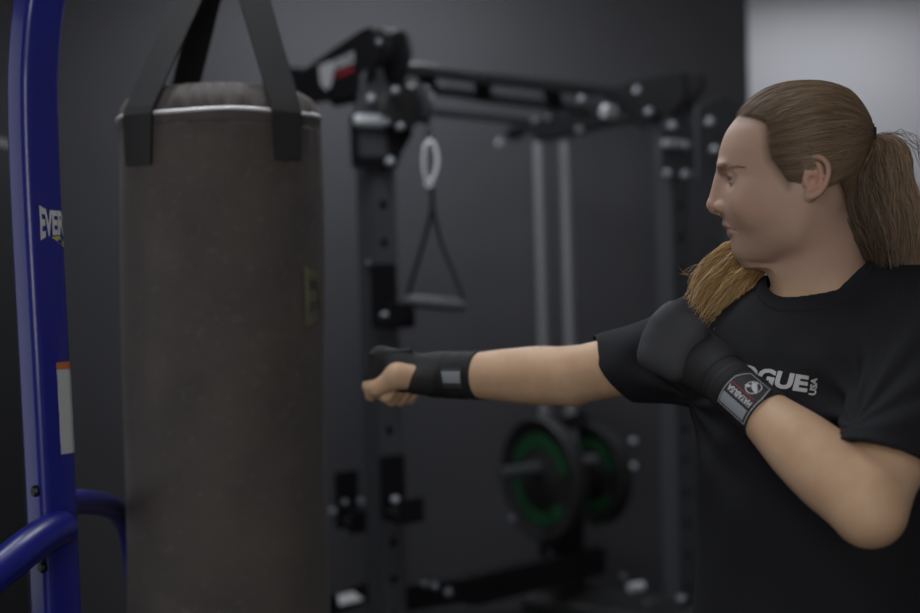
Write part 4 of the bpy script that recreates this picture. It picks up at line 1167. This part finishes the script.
# j-cups
def jcup(px, py, Y, lab):
    c = P(px, py, Y); t = thing('bar_holder', c, lab, 'bar holder', 'bar holders pinned to the rack posts'); m = MB()
    c = c-d_*0
    m.box(c+V(0,0,.03), (.075,.012,.16), RAX); m.box(c-d_*.045+V(0,0,-.045), (.075,.09,.022), RAX); m.box(c-d_*.088+V(0,0,-.02), (.075,.012,.06), RAX)
    m.build('bracket', 'black', t, bevel=.003)
    k = MB(); k.box(c-d_*.045+V(0,0,-.028), (.06,.075,.014), RAX); k.build('liner', 'black_soft', t, bevel=.003)
jcup(384,306,3.34,'black bar holder high on the left rack post, above the outstretched fist')
jcup(393,497,3.33,'black bar holder low on the left rack post, below the outstretched fist')
jcup(347,508,3.66,'black bar holder low on the rear post, just right of the bag')
# white tag at the bottom left of the rack
q = P(357,596,3.5); M_ = MB(); ua = nrm(V(.97,0,.20)); ub = nrm(V(-.1,.75,.66)); ub = nrm(ub-ua*(ua@ub)); M_.box(q, (.105,.003,.034), (ua, np.cross(ub, ua), ub)); M_.build('rating_plate', 'lwhite', rack, bevel=.001)
beam('storage_arm', P(333,606,3.6), P(372,590,3.5), .05, .05)
beam('lower_beam', P(398,598,3.45), P(470,588,3.7), .05, .07); beam('lower_beam', P(470,590,3.7), P(600,560,4.3), .05, .09)
# strap handle on the cable
hc = P(429,150,3.22)
hd = thing('cable_handle', P(434,305,3.24), 'black strap stirrup handle hanging from a steel snap hook on the cable pulley', 'cable handle')
m = MB(); m.tube(catmull([P(425,146,3.22),P(430,141.5,3.22),P(435,146,3.22),P(437.5,163,3.22),P(432,180,3.22),P(425.5,176,3.22),P(424,160,3.22),P(425,146,3.22)], 40)[:-1], .0056, 10, closed=True)
m.tube([P(425,146,3.215),P(423,160,3.21),P(425,177,3.215)], .0040, 8); m.tube([P(429,183,3.22)+V(.009*math.cos(a),0,.009*math.sin(a)) for a in np.linspace(0,2*PI,15)[:-1]], .0035, 8, closed=True)
m.build('snap_hook', 'chrome', hd)
m = MB(); m.tube([P(429,130,3.30), P(430,142,3.24)], [.011,.009], 12); m.build('cable_end', 'black_soft', hd)
for pts in ([(431,182),(432,205),(424,240),(412,280),(405.5,302)], [(431,182),(432.5,205),(440,240),(454,275),(464.5,302)]):
    M_ = MB(); cp = [P(a, b, 3.23) for a, b in pts]; ribbon(M_, catmull(cp, 14), [V(.3,1,0)]*14, [.026]*14, .004)
    M_.build('strap', 'strap', hd, smooth=False)
m = MB(); m.tube([P(404,300,3.23), P(410,300.5,3.23), P(434,303,3.23), P(460,305.5,3.23), P(466,306,3.23)], [.013,.0165,.018,.0165,.013], 18); m.build('grip', 'post', hd)

# ---- low bench behind the rack
bc = P(622,600,4.05)
bench = thing('weight_bench', V(bc[0], bc[1], 0), 'low dark padded bench at the foot of the rack, beside the right post', 'bench')
ba = (nrm(V(.80,-.60,0)), nrm(V(.6,.8,0)), V(0,0,1))
zt_ = bc[2]
M_ = MB(); M_.box(V(bc[0],bc[1],zt_-.03), (.62,.26,.06), ba); M_.build('pad', 'rubber', bench, bevel=.018)
for sx_ in (-.22,.22):
    M_ = MB(); M_.box(V(bc[0],bc[1],(zt_-.06)/2)+ba[0]*sx_, (.05,.05,zt_-.06), ba); M_.box(V(bc[0],bc[1],.02)+ba[0]*sx_, (.05,.40,.04), ba); M_.build('leg', 'black', bench, bevel=.004)
M_ = MB(); M_.tube([P(629,588,3.95), P(643,586,3.97)], .014, 14); M_.build('adjuster_pin', 'chrome', bench)
# black object of unknown kind at the very left edge; padded form invented
wp = P(2,300,2.9)
dark_upright = thing('black_upright', V(wp[0]-.15, wp[1], 0), 'unidentified matte black upright object at the left edge, behind the blue stand', 'black upright object')
M_ = MB(); M_.box(V(wp[0]-.15, wp[1], P(2,132,2.9)[2]/2), (.30,.28,P(2,132,2.9)[2])); M_.build('upright_block', 'rubber', dark_upright, bevel=.03)
M_ = MB(); M_.box(V(wp[0]-.15, wp[1], .02), (.36,.34,.04)); M_.build('foot', 'black', dark_upright, bevel=.005)

# ================================================================== ROOM
YB = 5.2; YR = 6.7; XC = P(748, 40, YB)[0]; ZC = 2.95; XL = -2.6; YF = -3.2
def slab(name, lo, hi, m):
    lo = V(*lo); hi = V(*hi); M_ = MB(); M_.box((lo+hi)/2, hi-lo); o = M_.build(name, m, None, smooth=False, loc=(lo+hi)/2); tag(o, kind='structure'); return o
slab('floor', (XL-.1, YF-.1, -.1), (3.2, YR+.1, 0), 'floor')
slab('ceiling', (XL-.1, YF-.1, ZC), (3.2, YR+.1, ZC+.1), 'ceil')
slab('wall_back', (XL-.1, YB, 0), (XC, YB+.12, ZC), 'wall_dark')
slab('wall_left', (XL-.1, YF, 0), (XL, YB, ZC), 'wall_dark')
slab('wall_front', (XL, YF-.1, 0), (3.2, YF, ZC), 'wall_light')
# pale wall of the area beyond the dark partition
slab('wall_right', (-1.0, YR, 0), (3.2, YR+.1, ZC), 'wall_light')
slab('wall_side', (3.1, YF, 0), (3.2, YR, ZC), 'wall_light')
slab('wall_hall', (-1.1, YB+.12, 0), (-1.0, YR, ZC), 'wall_light')
slab('baseboard_back', (XL, YB-.015, 0), (XC, YB, .10), 'black_soft')
# unseen ceiling panels added to bring up the brightness
def emis(name, col, st):
    N = NT(name); N.b.inputs['Emission Color'].default_value = (*col, 1); N.b.inputs['Emission Strength'].default_value = st; N.b.inputs['Base Color'].default_value = (.8,.8,.8,1); return N.m
MT['front_pane_glow'] = emis('added_front_glow', (1.0,.97,.92), 2.5)  # glow of the added fill panel behind the camera
MT['lampface'] = emis('lamp_diffuser', (.93,.96,1.0), 2.0)
def lamp(x, y, sx_, sy, power, lab):
    t = thing('added_ceiling_panel', V(x, y, ZC), lab, 'ceiling light', 'unseen added light panels')
    M_ = MB()
    for a, b, c, d in ((sx_/2,0,.02,sy),(-sx_/2,0,.02,sy),(0,sy/2,sx_,.02),(0,-sy/2,sx_,.02)): M_.box(V(x+a,y+b,ZC-.02), (c,d,.04))
    M_.build('frame', 'white', t)
    M_ = MB(); M_.box(V(x,y,ZC-.012), (sx_-.02,sy-.02,.01)); M_.build('diffuser', 'lampface', t, smooth=False)
    ld = bpy.data.lights.new('panel_light', 'AREA'); ld.shape = 'RECTANGLE'; ld.size = sx_-.04; ld.size_y = sy-.04; ld.energy = power; ld.color = (.93,.96,1.0)
    lo_ = bpy.data.objects.new('panel_light', ld); COL.objects.link(lo_); lo_.parent = t; lo_.location = (0,0,-.03)
LAMPS = [(-.45,4.30,1.2,.6,20,'unseen added ceiling light panel above the rack near the dark wall'),
         (-.45,2.3,1.2,.6,14,'unseen added ceiling light panel above the hanging bag'),
         (-.5,-.2,1.2,.6,10,'unseen added ceiling light panel above the camera'),
         (1.9,5.95,1.2,.6,7.5,'unseen added ceiling light panel in front of the pale wall')]
# unseen dim panel added on the left wall for the blue post to reflect
MT['side_pane_glow'] = emis('added_side_glow', (.9,.95,1.0), .5)  # weak glow, added only as a reflection source
M_ = MB(); M_.box(V(XL+.012,1.95,1.6), (.01,1.3,2.1)); M_.cm = 1
for a, b, c, d in ((0,1.07,1.42,.06),(0,-1.07,1.42,.06),(-.68,0,.06,2.2),(.68,0,.06,2.2)): M_.box(V(XL+.03,1.95+a,1.6+b), (.06,c,d))
tag(M_.build('added_side_pane', 'side_pane_glow', None, smooth=False, mats=['side_pane_glow','white'], loc=V(XL,1.95,1.6)), kind='structure')
# unseen glowing panel added behind the camera as soft frontal fill
M_ = MB(); WX, WZ = -.7, 1.75
M_.box(V(WX,YF+.015,WZ), (2.3,.01,1.4)); M_.cm = 1
for a, b, c, d in ((0,.72,2.44,.06),(0,-.72,2.44,.06),(-1.19,0,.06,1.5),(1.19,0,.06,1.5),(0,0,.05,1.4)): M_.box(V(WX+a,YF+.03,WZ+b), (c,.06,d))
wo = M_.build('added_front_pane', 'front_pane_glow', None, smooth=False, mats=['front_pane_glow','white'], loc=V(WX,YF,WZ)); tag(wo, kind='structure')
ld = bpy.data.lights.new('added_front_fill', 'AREA'); ld.shape = 'RECTANGLE'; ld.size = 2.2; ld.size_y = 1.3; ld.energy = 23; ld.color = (1.0,.97,.92)  # added fill light shining from behind the camera
lo_ = bpy.data.objects.new('added_front_fill', ld); COL.objects.link(lo_); lo_.parent = wo; lo_.location = (0,.08,0); lo_.rotation_euler = (PI/2,0,0)
for l in LAMPS: lamp(*l)
w = bpy.data.worlds.new('world'); S.world = w; w.use_nodes = True
w.node_tree.nodes['Background'].inputs[0].default_value = (.02,.022,.026,1)
w.node_tree.nodes['Background'].inputs[1].default_value = .3
